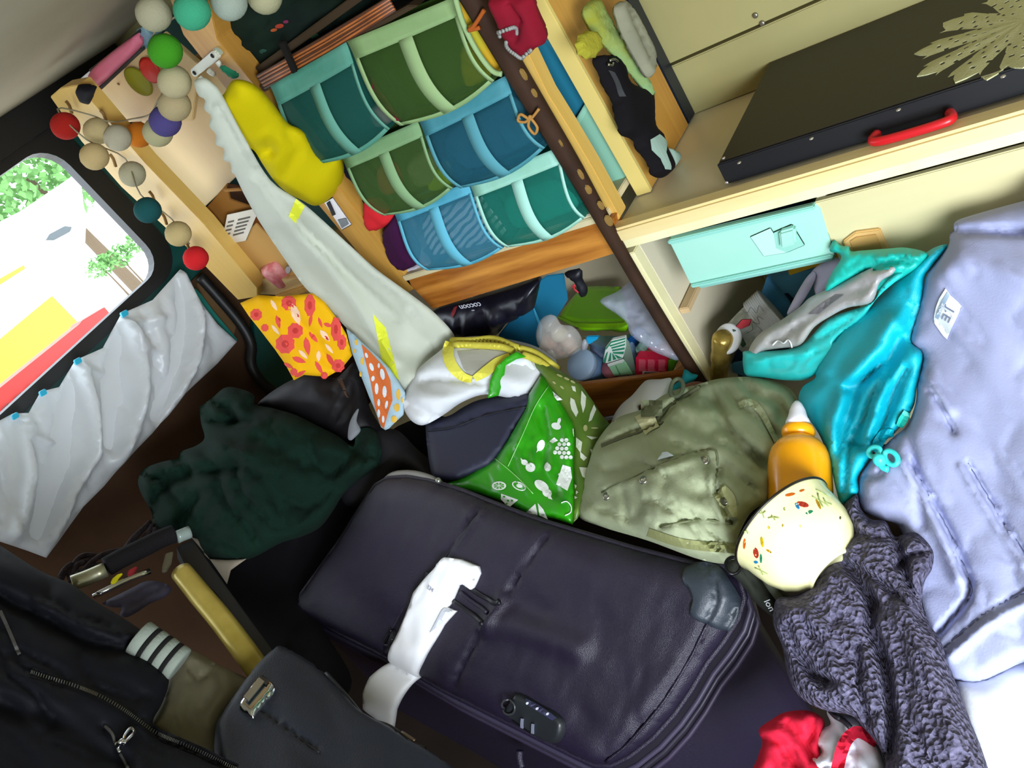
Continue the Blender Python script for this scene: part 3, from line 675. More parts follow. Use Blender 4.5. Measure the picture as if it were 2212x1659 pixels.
def patch(name, pk, u0, u1, v0, v1, m, parent, dh=0.0, nu=6, nv=12, th=.0012):
    U, V_ = np.meshgrid(np.linspace(u0, u1, nu), np.linspace(v0, v1, nv)); a = pk.uv(U.ravel(), V_.ravel(), dh); b = pk.uv(U.ravel(), V_.ravel(), dh-th)
    f = []; n = nu*nv
    for i in range(nv-1):
        for j in range(nu-1):
            q = (i*nu+j, i*nu+j+1, (i+1)*nu+j+1, (i+1)*nu+j); f += [q, tuple(k+n for k in q[::-1])]
    per = [j for j in range(nu)]+[i*nu+nu-1 for i in range(1, nv)]+[(nv-1)*nu+j for j in range(nu-2, -1, -1)]+[i*nu for i in range(nv-2, 0, -1)]
    for i in range(len(per)): a_, b_ = per[i], per[(i+1) % len(per)]; f.append((a_, b_, b_+n, a_+n))
    return link(name, np.vstack([a, b]), f, m, parent, smooth=True)
def pocket(c, band, mesh, strap, lb, bf=.23, seed=0):
    pk = Pk(c, .030)
    bandm = mat('org_band_'+band, band, .85, strap, 18, bump=.2, bs=300, vfac=.6); meshm = sheer('org_mesh_'+mesh, mesh, .45, .8, .2); stm = mat('org_strap_'+strap, strap, .85)
    p = patch('pocket', pk, 0, 1, 0, bf, bandm, OG, .001, 10, 5); lab(p, lb)
    patch('mesh_window', pk, .03, .45, bf, .97, meshm, p, 0, 8, 12, .0006)
    patch('mesh_window', pk, .53, .97, bf, .97, meshm, p, 0, 8, 12, .0006)
    patch('strap', pk, .42, .55, bf-.01, .99, stm, p, .0018, 3, 14)
    patch('piping', pk, 0, .035, bf-.01, 1, stm, p, .0015, 2, 14); patch('piping', pk, .965, 1, bf-.01, 1, stm, p, .0015, 2, 14)
    patch('hem', pk, 0, 1, .955, 1.0, bandm, p, .0012, 10, 3)
    # floor and back of the pocket
    a = pk.uv(np.linspace(0, 1, 8), np.ones(8)); b = a.copy(); b[:, 1] = .985
    link('pocket_floor', np.vstack([a, b]), [(i, i+1, i+9, i+8) for i in range(7)], bandm, p)
    a = pk.uv(np.zeros(12), np.linspace(.02, 1, 12)); b = a.copy(); b[:, 1] = .985
    link('pocket_side', np.vstack([a, b]), [(i, i+1, i+13, i+12) for i in range(11)], meshm, p, smooth=True)
    a = pk.uv(np.ones(12), np.linspace(.02, 1, 12)); b = a.copy(); b[:, 1] = .985
    link('pocket_side', np.vstack([a, b]), [(i, i+1, i+13, i+12) for i in range(11)], meshm, p, smooth=True)
    q = Surf(n=(0, 1, 0), k=.985)
    bk = [pk.uv(np.array([u]), np.array([v]))[0] for u, v in ((0, 0), (1, 0), (1, 1), (0, 1))]
    for k_ in bk: k_[1] = .986
    link('pocket_back', bk, [(0, 1, 2, 3)], mat('org_back_'+mesh, mesh, .9), p)
    return pk
pa1 = pocket([(587, 183), (751, 88), (858, 262), (700, 340)], '#428873', '#1c5c52', '#629b88', 'teal mesh pocket, upper left')
pb1 = pocket([(753, 86), (980, -8), (1083, 157), (880, 256)], '#7f9f66', '#3c5a22', '#92ad78', 'lime mesh pocket, upper right', .20)
pa2 = pocket([(738, 333), (905, 259), (992, 389), (843, 450)], '#739a69', '#42612c', '#85a87a', 'lime mesh pocket, middle left', .2)
pb2 = pocket([(907, 256), (1094, 161), (1191, 301), (1008, 390)], '#36808c', '#1f5f72', '#5596a2', 'blue mesh pocket, middle right', .22)
pa3 = pocket([(854, 456), (1012, 390), (1100, 518), (935, 568)], '#3d93ac', '#3f86a0', '#63b4cc', 'blue mesh pocket, lower left', .15)
pb3 = pocket([(1016, 392), (1206, 316), (1276, 451), (1107, 517)], '#8cc2a4', '#1f7d6d', '#a4d8c8', 'mint mesh pocket, lower right', .2)
patch('back_sheet', Pk([(587, 183), (980, -8), (1285, 460), (930, 572)], 0), 0, 1, 0, 1, mat('org_sheet', '#1e4f49', .9), OG, -.045, 6, 6)
strp = slab('hem_board', [(930, 590), (928, 578), (1276, 462), (1296, 470), (1294, 478)], YF, .012, mat('org_hem', '#d3c9a8', .8), OG, vec=(0, 1, 0))
# contents seen through the mesh
YC = Surf(n=(0, 1, 0), k=.950)
def content(name, outl, m, label, cat='clothes', wr=((.006, 14, 60, 40, 5, 'v'),), H=.012):
    c = Cloth(name, outl, YC, m, H=H, R=14, T=.01, step=7, wr=wr); tag(c.obj, label, cat); return c
STR = stripes('striped_cotton', '#dfe6ea', '#1f3a52', 26, 20, 'Z', 3.0, .62)
content('striped_shirt', [(916, 500), (918, 465), (960, 448), (1030, 422), (1050, 440), (1085, 485), (1090, 510), (1020, 532), (945, 550), (930, 535)], STR, 'white shirt with dark stripes stuffed in the lower blue mesh pocket', 'shirt')
content('folded_top', [(815, 370), (835, 345), (860, 360), (870, 400), (845, 420), (822, 405)], mat('rusty', '#b0603f', .9), 'rusty orange top showing at the left of the middle lime pocket', 'clothes')
content('folded_top', [(880, 350), (930, 320), (950, 350), (950, 390), (900, 400)], mat('olive_c', '#7f8c5a', .9), 'olive top in the middle of the middle lime pocket', 'clothes')
content('folded_top', [(925, 390), (960, 345), (980, 380), (975, 400), (935, 412)], mat('limey', '#9fc122', .9), 'bright lime cloth at the right of the middle lime pocket', 'clothes')
content('folded_top', [(1090, 430), (1150, 400), (1200, 390), (1250, 440), (1200, 470), (1120, 490)], mat('teal_c', '#1c9c84', .9), 'sea green top filling the lower mint pocket', 'clothes')
content('folded_top', [(960, 300), (1040, 240), (1110, 210), (1160, 290), (1080, 340), (1010, 360)], mat('slate_c', '#33667a', .9), 'slate blue top in the middle blue mesh pocket', 'clothes')
content('folded_top', [(995, 120), (1010, 90), (1040, 130), (1060, 165), (1010, 185)], mat('mustard_c', '#a9a021', .9), 'mustard cloth in the right end of the upper lime pocket', 'clothes')
content('folded_top', [(800, 240), (830, 215), (850, 255), (820, 275)], mat('greyrose', '#8c7f78', .9), 'greyish cloth at the lower corner of the upper teal pocket', 'clothes')
o = Cloth('yellow_bundle', [(988, 0), (1010, -12), (1035, 40), (1070, 100), (1085, 145), (1070, 150), (1030, 110), (1002, 60)], PY(.95), mat('amber_cloth', '#c8901c', .8, '#a8a128', 20), H=.015, R=20, T=.02, step=8); tag(o.obj, 'amber yellow bundle wedged between the organiser and the dark stick', 'cloth')
tube('side_piping', [(982, -10), (1000, 50), (1030, 110), (1062, 152), (1084, 160)], Flat(PY(.92)), .004, mat('org_strap_#92ad78', '#92ad78', .85), OG, seg=6)
tube('side_piping', [(1010, -10), (1030, 40), (1060, 90), (1088, 140)], Flat(PY(.925)), .004, mat('org_strap_#629b88', '#629b88', .85), OG, seg=6)
o = Cloth('hair_band', [(800, 165), (815, 185), (850, 235), (866, 258), (858, 262), (835, 240), (808, 200)], PY(.925), mat('crimson_knit', '#7c1530', .8, '#241018', 60), H=.006, R=8, T=.004, step=6); tag(o.obj, 'narrow crimson patterned band between the teal and lime upper pockets', 'band')

# ================================================================ top-shelf and left-bay things
o = Cloth('green_garment', [(478, 30), (540, -20), (900, -30), (850, 8), (740, 66), (640, 118), (555, 172), (500, 130)], PY(1.02), mat('deep_green_cloth', '#15291d', .9, '#0b1512', 9), H=.03, R=60, T=.02, wr=[(.01, 30, 90, 150, 3, 'v')], step=13)
tag(o.obj, 'dark green patterned garment bunched on the top shelf behind the bamboo rods', 'clothes')
for (x, y, r, c) in ((628, 38, 7, '#a13b2a'), (640, 30, 5, '#7a2a4a'), (618, 45, 5, '#b0552a'), (700, 60, 9, '#2d5a3c'), (590, 95, 8, '#2c5144')):
    decal('printed_flower', circ(x, y, r, r*.8, 9), o, mat('pf'+c, c, .8), o.obj, .002, 5)
PK = mat('pink_cover', '#d9627c', .6, '#e9839a', 6)
t = root('pink_case', PY(1.15).P(250, 130), 'pink padded case with white end resting on top of the cream panel', 'case')
Cloth('pink_side', [(198, 150), (292, 75), (302, 82), (305, 101), (260, 145), (213, 187), (203, 180)], PY(1.04), PK, H=.012, R=12, T=.02, step=7, parent=t)
slab('white_end', [(166, 176), (202, 146), (204, 182), (176, 184)], PY(1.045), .02, mat('white_card', '#e8e6ea', .5), t)
slab('rim_strip', [(190, 152), (300, 64), (302, 72), (196, 158)], PY(1.045), .02, mat('dark_rim', '#33302c', .7), t)
slab('rim_strip', [(212, 190), (306, 104), (308, 109), (216, 196)], PY(1.03), .01, mat('dark_rim', '#33302c', .7), t)
o = slab('teal_pack', [(292, 66), (310, 58), (330, 76), (322, 104), (305, 106), (303, 84)], PY(1.05), .04, mat('teal_pack', '#1c5f70', .5, '#9cc3d0', 30)); tag(o, 'small teal packet beside the pink case under the ceiling', 'packet')
o = Cloth('black_strap', [(168, 185), (190, 183), (206, 190), (200, 210), (190, 226), (172, 210)], PY(.94), mat('black_cloth0', '#0f0c12', .8), H=.012, R=8, T=.01, step=6); tag(o.obj, 'short black strap wrapped at the top of the left post', 'strap')
o = lathe('olive_disc', [(0, 0), (.030, 0), (.033, .002), (.033, .006), (.030, .008), (0, .008)], PY(1.045).P(302, 175), (.25, -1, .1), mat('olive_enamel', '#8c8a1e', .5), None, 24, squash=(1, .75)); tag(o, 'olive oval disc magnet on the cream bracket panel', 'magnet')
o = lathe('red_disc', [(0, 0), (.024, 0), (.026, .003), (.020, .006), (0, .007)], PY(1.045).P(326, 151), (.15, -1, .1), mat('red_enamel', '#cc2b1c', .5), None, 20); tag(o, 'red round magnet beside the olive disc on the cream panel', 'magnet')

# cardboard box
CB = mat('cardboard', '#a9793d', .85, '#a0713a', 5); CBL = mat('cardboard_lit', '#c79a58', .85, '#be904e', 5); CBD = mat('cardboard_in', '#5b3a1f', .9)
b = root('cardboard_box', PY(1.0).P(540, 600), 'open cardboard box with a white shipping label in the left shelf bay', 'box')
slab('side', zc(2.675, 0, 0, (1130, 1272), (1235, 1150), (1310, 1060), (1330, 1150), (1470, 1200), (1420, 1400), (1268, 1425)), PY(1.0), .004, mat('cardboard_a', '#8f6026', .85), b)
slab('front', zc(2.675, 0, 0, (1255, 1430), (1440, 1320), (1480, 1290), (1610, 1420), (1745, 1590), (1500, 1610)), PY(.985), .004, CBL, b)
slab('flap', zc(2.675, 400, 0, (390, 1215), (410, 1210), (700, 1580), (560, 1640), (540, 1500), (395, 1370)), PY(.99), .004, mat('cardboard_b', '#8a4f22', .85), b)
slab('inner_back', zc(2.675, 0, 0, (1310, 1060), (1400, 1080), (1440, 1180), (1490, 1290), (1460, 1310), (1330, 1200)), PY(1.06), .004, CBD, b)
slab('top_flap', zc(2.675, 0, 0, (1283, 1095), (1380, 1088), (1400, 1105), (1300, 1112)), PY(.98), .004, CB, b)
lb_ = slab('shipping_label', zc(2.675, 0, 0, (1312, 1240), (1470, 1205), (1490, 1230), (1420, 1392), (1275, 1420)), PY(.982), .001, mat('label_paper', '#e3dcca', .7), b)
INK = mat('ink_grey', '#6b665c', .8)
for k in range(5):
    slab('print_line', zc(2.675, 0, 0, (1318-k*7, 1280+k*24), (1352-k*7, 1272+k*24), (1350-k*7, 1282+k*24), (1315-k*7, 1290+k*24)), PY(.981), .0006, INK, lb_, bevel=0)
    slab('print_line', zc(2.675, 0, 0, (1375-k*7, 1266+k*22), (1445-k*9, 1250+k*22), (1443-k*9, 1260+k*22), (1373-k*7, 1277+k*22)), PY(.981), .0006, INK, lb_, bevel=0)
t = root('pink_tin', PY(1.0).P(625, 600), 'pink patterned tin peeking from behind the long white cloth', 'tin')
a = PY(1.0).P(625, 602); lathe('tin_body', [(.030, 0), (.034, .004), (.035, .05), (.030, .058), (0, .06)], a, (0, -.15, 1), mat('pink_tin', '#cf5560', .5, '#e6a09a', 60), t, 26)
slab('grey_motif', circ(622, 583, 7, 9, 9), PY(.955), .002, mat('tin_grey', '#9d8f8b', .6), t)

# hook rack and what hangs there
WHP = mat('white_plastic', '#dfe0cf', .4)
hk = root('hook_rack', PY(.94).P(440, 140), 'small white hook rack screwed to the amber board under the cotton balls', 'hooks')
slab('rack_plate', zc(4.1475, 380, 60, (120, 385), (320, 212), (345, 220), (372, 262), (372, 290), (170, 447), (150, 440)), PY(.938), .012, WHP, hk, bevel=.002)
slab('rack_side', zc(4.1475, 380, 60, (320, 205), (350, 180), (400, 215), (410, 240), (372, 268), (350, 225)), PY(.945), .01, mat('white_plastic2', '#aab5a0', .5), hk)
for (x, y) in ((326, 252), (165, 405)):
    p = zc(4.1475, 380, 60, (x, y))[0]; lathe('screw', [(.004, 0), (.003, .0015), (0, .002)], PY(.937).P(*p), (0, -1, 0), mat('dark_screw', '#2f2f2b', .4, metal=.5), hk, 10)
for q in ((210, 440, 250, 480), (290, 380, 340, 410), (370, 300, 400, 335)):
    p0, p1 = zc(4.1475, 380, 60, q[:2], q[2:]); tube('hook', [p0, ((p0[0]+p1[0])/2+2, (p0[1]+p1[1])/2+3), p1], Flat(PY(.93)), .005, WHP, hk, seg=8)
o = Cloth('green_strap', zc(4.1475, 380, 60, (395, 350), (440, 345), (560, 420), (530, 455), (470, 430), (400, 370)), PY(.925), mat('jade_strap', '#1f8f68', .7), H=.006, R=6, T=.006, step=5); tag(o.obj, 'short jade green strap hanging from the white hook rack', 'strap')
YEL = mat('sun_yellow_cloth', '#cdbb00', .85, '#c4b400', 5, bump=.15, bs=300)
hat = Cloth('sun_hat', zc(4.1475, 380, 60, (510, 470), (640, 478), (760, 555), (870, 680), (1000, 850), (1100, 900), (1180, 960), (1260, 1080), (1360, 1150), (1460, 1120), (1505, 1250), (1480, 1400), (1380, 1530), (1250, 1595), (1120, 1540), (1000, 1480), (880, 1370), (770, 1210), (700, 1100), (600, 1040), (480, 890), (320, 670), (370, 640), (430, 590)),
    Surf(ctrl=[(470, 190, 1.24), (560, 330, 1.36), (700, 430, 1.48), (730, 330, 1.42), (540, 190, 1.24)]), YEL, H=.035, R=45, T=.03, step=9,
    folds=[(zc(4.1475, 380, 60, (730, 1110), (830, 1110)), 13, -.030), (zc(4.1475, 380, 60, (720, 1020), (820, 940), (930, 1000), (960, 1120), (880, 1230)), 8, .005), (zc(4.1475, 380, 60, (1000, 900), (1100, 1100), (1000, 1300), (900, 1380)), 10, -.008)])
tag(hat.obj, 'bright yellow cloth sun hat with long neck flap hanging from the hook rack', 'hat')
# long off-white cloth
SH = mat('offwhite_cotton', '#c3c7b8', .9, '#bbc0b0', 8, bump=.12, bs=350)
shs = Surf(ctrl=[(425, 185, 1.20), (500, 300, 1.27), (600, 430, 1.38), (680, 560, 1.50), (800, 650, 1.56), (950, 740, 1.60), (880, 850, 1.55), (640, 600, 1.58)])
sheet = Cloth('long_cloth', [(420, 176), (440, 168), (462, 182), (480, 205), (530, 300), (585, 390), (660, 443), (757, 531), (815, 583), (892, 639), (940, 677), (980, 722), (985, 760), (950, 800), (905, 840), (885, 872), (868, 850), (838, 802), (784, 752), (748, 708), (700, 660), (658, 620), (615, 560), (565, 486), (530, 425), (508, 380), (500, 372), (497, 352), (482, 345), (484, 322), (466, 312), (466, 290), (452, 272), (455, 250), (441, 236), (442, 215), (428, 205)],
    shs, SH, H=.012, R=22, T=.012, step=9, folds=[([(470, 230), (530, 340), (610, 450), (740, 580), (860, 690)], 7, -.014), ([(560, 390), (640, 500), (760, 640), (850, 780)], 14, .016), ([(800, 585), (870, 650), (920, 720), (960, 770)], 5, .010), ([(812, 600), (885, 665), (930, 735)], 4, -.012), ([(600, 500), (700, 630)], 12, -.010)], wr=[(.007, 32, 260, 50, 4, 's')])
tag(sheet.obj, 'long off-white cloth hanging diagonally from the hook rack down to the bags', 'cloth')
NEON = mat('neon_tape', '#dfe434', .6)
decal('yellow_patch', zc(3.19, 500, 520, (975, 505), (1062, 600), (1110, 780), (1155, 960), (1128, 940), (1035, 830), (1005, 660)), sheet, NEON, sheet.obj)
decal('yellow_patch', zc(2.675, 400, 0, (640, 1148), (692, 1190), (640, 1292), (598, 1250)), sheet, NEON, sheet.obj)

# things between the board and the organiser
def cl(name, outl, surf, m, label, cat, **k):
    c = Cloth(name, outl, surf, m, **k); tag(c.obj, label, cat); return c
BLK2 = mat('black_navy_cloth', '#0d0e16', .85, '#15182a', 8)
cl('dark_garment', zc(2.675, 400, 0, (880, 880), (960, 960), (1060, 1080), (1180, 1200), (1160, 1350), (1190, 1500), (1080, 1400), (960, 1220), (870, 1100)), PY(1.0), BLK2, 'black and navy garment stuffed between the amber board and the organiser', 'clothes', H=.03, R=25, T=.03, wr=[(.006, 25, 60, 60, 3, 'v')])
cl('red_cloth', zc(2.675, 400, 0, (1040, 1160), (1100, 1150), (1180, 1210), (1215, 1240), (1190, 1290), (1090, 1328), (1040, 1270)), PY(.96), mat('red_cloth', '#d2262e', .85), 'small bright red rolled cloth beside the lower blue pocket', 'cloth', H=.018, R=16, T=.02, step=7, wr=[(.004, 14, 40, 30, 3, 'v')])
cl('purple_cloth', zc(2.675, 400, 0, (1150, 1320), (1225, 1230), (1290, 1310), (1355, 1440), (1345, 1520), (1270, 1552), (1200, 1500), (1155, 1400)), PY(.96), mat('purple_cloth', '#3a1038', .9), 'dark purple rolled cloth at the lower end of the organiser', 'cloth', H=.022, R=18, T=.02, step=8, wr=[(.005, 20, 60, 60, 6, 'v')])
cl('white_cloth', zc(2.675, 400, 0, (1200, 1530), (1270, 1555), (1340, 1515), (1350, 1440), (1390, 1470), (1420, 1525), (1330, 1560), (1262, 1590)), PY(.965), mat('white_cotton', '#d4cfdd', .9), 'white folded cloth under the purple one on the shelf', 'cloth', H=.008, R=9, T=.01, step=6)
t = root('printed_card', PY(.95).P(735, 470), 'white card with black print stuck behind the amber board', 'card')
slab('card', zc(2.675, 400, 0, (800, 1170), (850, 1140), (962, 1300), (905, 1332)), PY(.945), .003, mat('white_card', '#e8e6ea', .5), t)
slab('black_print', zc(2.675, 400, 0, (815, 1175), (835, 1160), (870, 1240), (850, 1250)), PY(.943), .001, mat('ink_black', '#1a1c20', .7), t)
slab('grey_print', zc(2.675, 400, 0, (880, 1270), (930, 1260), (945, 1295), (905, 1320)), PY(.943), .001, mat('ink_grey2', '#7a8286', .7), t)

# ================================================================ string of cotton balls
sl = root('string_light', PY(.93).P(420, 60), 'string of coloured cotton-ball lights looped over the left posts', 'string light')
BC = {'beige': '#b9ab80', 'sand': '#c9b280', 'grey': '#aaa58e', 'pale': '#a9b2a2'}
balls = [(332, 30, 38, '#a5a083', 0), (415, 25, 40, '#3f9f78', 'green-teal ball'), (495, 5, 39, '#9ca798', 0), (572, -8, 38, '#a9a581', 0), (357, 110, 37, '#3f8f1e', 'grass green ball'), (377, 177, 36, '#b0a681', 0), (377, 227, 35, '#a79872', 0), (357, 262, 34, '#4b4377', 'violet ball'), (341, 286, 32, '#a9a47c', 0), (300, 291, 28, '#c3701c', 'orange ball'), (254, 298, 29, '#b1ab92', 0), (210, 283, 29, '#b8a676', 0), (141, 272, 30, '#a3221a', 'dark red ball'), (204, 338, 30, '#c0a875', 0), (286, 376, 28, '#aaa486', 0), (319, 454, 29, '#1c5152', 'dark teal ball'), (385, 505, 28, '#c3ad78', 0), (423, 558, 27, '#d2262a', 'bright red ball')]
cp = []
proto = {}
for i, (x, y, r, c, lbl) in enumerate(balls):
    t_ = FPX*.0265/r; p = cam_t(x, y, t_)
    o = blob('ball', p, .0265, mat('ball'+c, c, .95, bump=.5, bs=350), sl, 3, (1, 1, .95), .015, i+1)
    if lbl: lab(o, lbl)
    cp.append(p+np.array([0, .012, .03]))
tube3('cord', cp, .0016, mat('cord_clear', '#8f8566', .6), sl, 5, sub=4)
DR = mat('dried_stem', '#8b6a3c', .9)
for (x, y) in ((245, 345), (330, 425), (355, 470), (225, 250), (150, 230), (405, 530)):
    pts = [(x-8, y-12), (x, y-2), (x+5, y+14)]; tube('bead_twig', pts, Flat(PY(.935)), .0035, DR, sl, seg=5, sub=2)

# ================================================================ things hanging at the divider board
XD = PX(-.640)
zr = lambda *p: zc(4.146, 1240, 0, *p)
cl('grey_feather', zr((360, 60), (430, 10), (520, 100), (620, 280), (700, 440), (722, 620), (690, 690), (640, 670), (520, 470), (430, 300), (380, 160)), PX(-.60), mat('feather_grey', '#8e8d76', .9, '#7d7d68', 14), 'long grey leaf-shaped pendant hanging beside the side wall', 'pendant', H=.012, R=14, T=.01, step=7, folds=[(zr((430, 60), (560, 340), (680, 620)), 5, -.008)])
cl('yellow_garland', zr((80, 90), (200, -10), (300, 150), (420, 350), (600, 620), (700, 800), (722, 880), (690, 885), (600, 765), (430, 570), (300, 430), (170, 290)), PX(-.625), mat('garland_yellow', '#8f9130', .9, '#7fa06c', 18, bump=.8, bs=120), 'yellow-green crocheted garland hanging down the divider board', 'garland', H=.010, R=14, T=.01, step=7, wr=[(.004, 9, 14, 45, 3, 'v')])
cl('crochet_flower', [(1240+(130+(108+16*(i % 2))*math.cos(i*math.pi/9))/4.146, (400+(118+16*(i % 2))*math.sin(i*math.pi/9))/4.146) for i in range(18)], PX(-.61), mat('crochet_yellow', '#9b962e', .95, bump=.8, bs=200), 'round yellow crocheted flower hanging at the top of the divider board', 'flower', H=.008, R=10, T=.006, step=6, smooth=False)
bl = cl('black_pouch', zr((170, 520), (320, 500), (420, 600), (470, 750), (600, 800), (680, 870), (695, 1130), (760, 1200), (800, 1330), (860, 1450), (872, 1530), (790, 1592), (700, 1570), (660, 1470), (560, 1330), (520, 1250), (420, 1200), (370, 1050), (340, 900), (270, 780), (210, 640)), XD, mat('soft_black', '#0b080c', .85), 'black cloth pouch with long straps hanging on the divider board', 'pouch', H=.020, R=24, T=.01, step=8)
GG = mat('greyish_lining', '#8ba396', .8)
multi_decal('lining', [zr((590, 1285), (660, 1240), (740, 1300), (720, 1400), (780, 1550), (730, 1545), (690, 1450), (620, 1370))], bl, GG, bl.obj, .002, 6)
cl('grey_cup', zr((810, 1320), (880, 1345), (945, 1390), (930, 1460), (880, 1505), (850, 1440)), XD, GG, 'small grey-green cup edge behind the black pouch strap on the counter', 'cup', H=.01, R=10, T=.01, step=6)
for q in (((220, 590), (262, 580), (290, 600)), ((205, 625), (240, 632), (250, 610))):
    tube('buckle', zr(*q), Flat(XD, .02), .0022, mat('chrome', '#c9cdd0', .15, metal=1), bl.obj, seg=6)
decal('strap_edge', zr((240, 660), (275, 690), (380, 900), (350, 890)), bl, mat('strap_grey', '#26282a', .6), bl.obj, .002, 6)
o = cl('crimson_purse', zc(2.675, 900, 0, (430, -30), (640, -30), (700, 90), (748, 200), (740, 250), (690, 275), (640, 320), (575, 290), (510, 200), (470, 110)), PY(.90), mat('crimson_felt', '#8c0f25', .85, '#6d0b1e', 8), 'small crimson felt purse with grey beaded trim hanging at the dark stick', 'purse', H=.02, R=22, T=.02, step=8, folds=[(zc(2.675, 900, 0, (560, 0), (620, 90), (600, 190)), 7, -.012)])
for pts in (((500, 190), (510, 150), (580, 120), (600, 130), (600, 170)), ((560, 200), (560, 240), (610, 270), (640, 300)), ((690, 255), (640, 300))):
    c_ = catmull(zc(2.675, 900, 0, *pts), 4, False)
    for q in c_[::1]: lathe('bead', [(0, 0), (.0028, .0015), (.0028, .003), (0, .0045)], o.P([q[0]], [q[1]], .001)[0], (0, -1, 0), mat('bead_grey', '#8d8d88', .4), o.obj, 6)
# ================================================================ LOWER SHELF GOODS
Y1, Y2, Y0 = PY(1.02), PY(1.12), PY(.985)
c8 = lambda *p: zc(5.53, 1100, 560, *p)
c7 = lambda *p: zc(2.963, 900, 560, *p)
jk = cl('black_puffer_jacket', c7((105, 335), (300, 280), (600, 195), (770, 140), (770, 230), (745, 320), (680, 345), (640, 385), (580, 405), (510, 485), (400, 500), (260, 480), (160, 420)), PY(1.0), mat('navy_nylon', '#17172a', .35, '#0d0d18', 10, spec=.6), 'black quilted nylon jacket with white lettering pushed under the amber rail', 'jacket', H=.035, R=40, T=.05, step=9, wr=[(.010, 26, 70, 70, 3, 'v'), (.004, 12, 40, 20, 5, 's')])
WHL = mat('white_lettering', '#c9cad6', .6)
text('lettering', 'cocoon', c7((345, 298))[0], c7((295, 306))[0], Flat(PY(.958)), .019, WHL, jk.obj, .001)
text('lettering', '***', c7((360, 322))[0], c7((310, 330))[0], Flat(PY(.958)), .006, WHL, jk.obj, .001)
decal('red_dot', circ(*c7((262, 303))[0], 5, 5, 10), jk, mat('logo_red', '#8c1f28', .6), jk.obj, .002, 4)
t = root('blue_tray', Y2.P(1160, 740), 'blue bent plastic folder standing between the black jacket and the green-lidded box', 'folder')
slab('front_leaf', c7((520, 488), (600, 392), (700, 340), (745, 318), (800, 520), (775, 580), (640, 600), (560, 540)), PY(1.02), .004, mat('petrol_plastic', '#1d6c8e', .4, '#175a78', 5), t)
slab('back_leaf', c7((745, 318), (770, 150), (830, 108), (940, 92), (966, 262), (905, 360), (790, 510)), PY(1.08), .004, mat('petrol_plastic2', '#23799b', .4), t)
slab('fold_edge', c7((742, 318), (750, 312), (800, 430), (795, 520), (788, 520), (780, 430)), PY(1.018), .003, mat('petrol_light', '#3a90b0', .4), t)
slab('yellow_corner', c7((735, 165), (770, 138), (800, 125), (790, 150), (745, 180)), PY(1.1), .004, mat('olive_corner', '#6d6a12', .5), t)
# lidded container
t = root('food_container', PZ(-.83).P(1310, 800), 'translucent food container with bright lime lid on the lower shelf', 'container')
LIME = mat('lime_plastic', '#8fdc00', .35, spec=.5)
ls = PZ(-.77)
ld_ = Cloth('lid', c8((590, 705), (650, 590), (760, 450), (860, 350), (960, 322), (1150, 318), (1340, 332), (1390, 500), (1425, 790), (1390, 815), (1320, 835), (850, 838), (800, 800), (640, 745)), ls, LIME, H=.004, R=6, T=.014, step=8, smooth=False, parent=t)
decal('lid_panel', c8((700, 690), (780, 520), (960, 400), (1290, 400), (1330, 560), (1350, 745), (900, 740)), ld_, mat('lime_inner', '#7ac800', .4), t, .0012, 9)
strip('lid_rim', c8((600, 712), (700, 765), (860, 812), (1330, 812), (1410, 780)), [4, 6, 7, 7, 5], ld_, mat('lime_rim', '#93d61a', .3), t, .003, 6)
slab('container_body', c8((850, 842), (1320, 840), (1425, 805), (1445, 900), (1330, 1000), (1180, 1010), (960, 950), (870, 900)), ls, .10, mat('clear_body', '#8fb0cc', .25, '#7f9fc0', 12), t, h=-.016)
# bag of garlic / onions
t = root('produce_bag', Y1.P(1210, 770), 'knotted thin plastic bag of onions and garlic on the lower shelf', 'bag')
for (x, y, r, c) in ((1190, 737, .022, '#c98b5c'), (1208, 722, .020, '#d9c9a8'), (1226, 742, .021, '#cfa98a'), (1212, 752, .019, '#b87a4c'), (1197, 755, .016, '#dcd0b4'), (1238, 756, .016, '#c9a078')):
    blob('onion', PY(1.03).P(x, y), r, mat('onion'+c, c, .5), t, 2, (1, 1, .85), .06)
Cloth('film', c8((330, 900), (345, 780), (400, 700), (480, 665), (560, 690), (620, 780), (740, 800), (830, 880), (865, 960), (870, 1060), (800, 1110), (700, 1150), (600, 1170), (500, 1130), (380, 1010)), PY(.99), sheer('cloudy_film', '#d9d6cf', .26, .25, .6), H=.022, R=20, T=.012, step=6, wr=[(.006, 10, 24, 40, 3, 'v'), (.004, 8, 18, 120, 8, 'v')], parent=t)
Cloth('knot', c8((860, 1000), (900, 955), (945, 1000), (930, 1070), (890, 1090), (865, 1050)), PY(.99), sheer('cloudy_film2', '#b9bcc2', .6, .25, .6), H=.008, R=6, T=.008, step=5, parent=t)
o = slab('blue_clip', c8((915, 940), (1065, 935), (1050, 960), (955, 1022), (925, 1000)), PY(.985), .008, mat('cyan_plastic', '#1ea7dd', .3)); tag(o, 'bright blue bag clip between the produce bag and the container', 'clip')
def jar(nm, x, y, r, top, m, mb, label, lean=(0, -.25, 1), h=.09):
    t = root(nm, y_ := PY(top).P(x, y)-np.array([0, 0, h]), label, 'jar'); a = np.array(lean, float); a /= np.linalg.norm(a); P_ = PY(top).P(x, y)
    lathe('jar_body', [(r*.93, -h), (r*.95, -.012)], P_, a, mb, t, 32); lathe('jar_lid', [(r*.98, -.014), (r, -.012), (r, -.003), (r*.96, 0), (0, 0)], P_, a, m, t, 32)
    return t
LBL = mat('pale_blue_lid', '#9fb6cc', .45, '#92a9c2', 10)
jar('round_jar', 1253, 786, .0325, .99, LBL, mat('jar_blue', '#5d7ea0', .4), 'round jar with a matt pale blue lid behind the lower rail', (.10, -.62, .95))
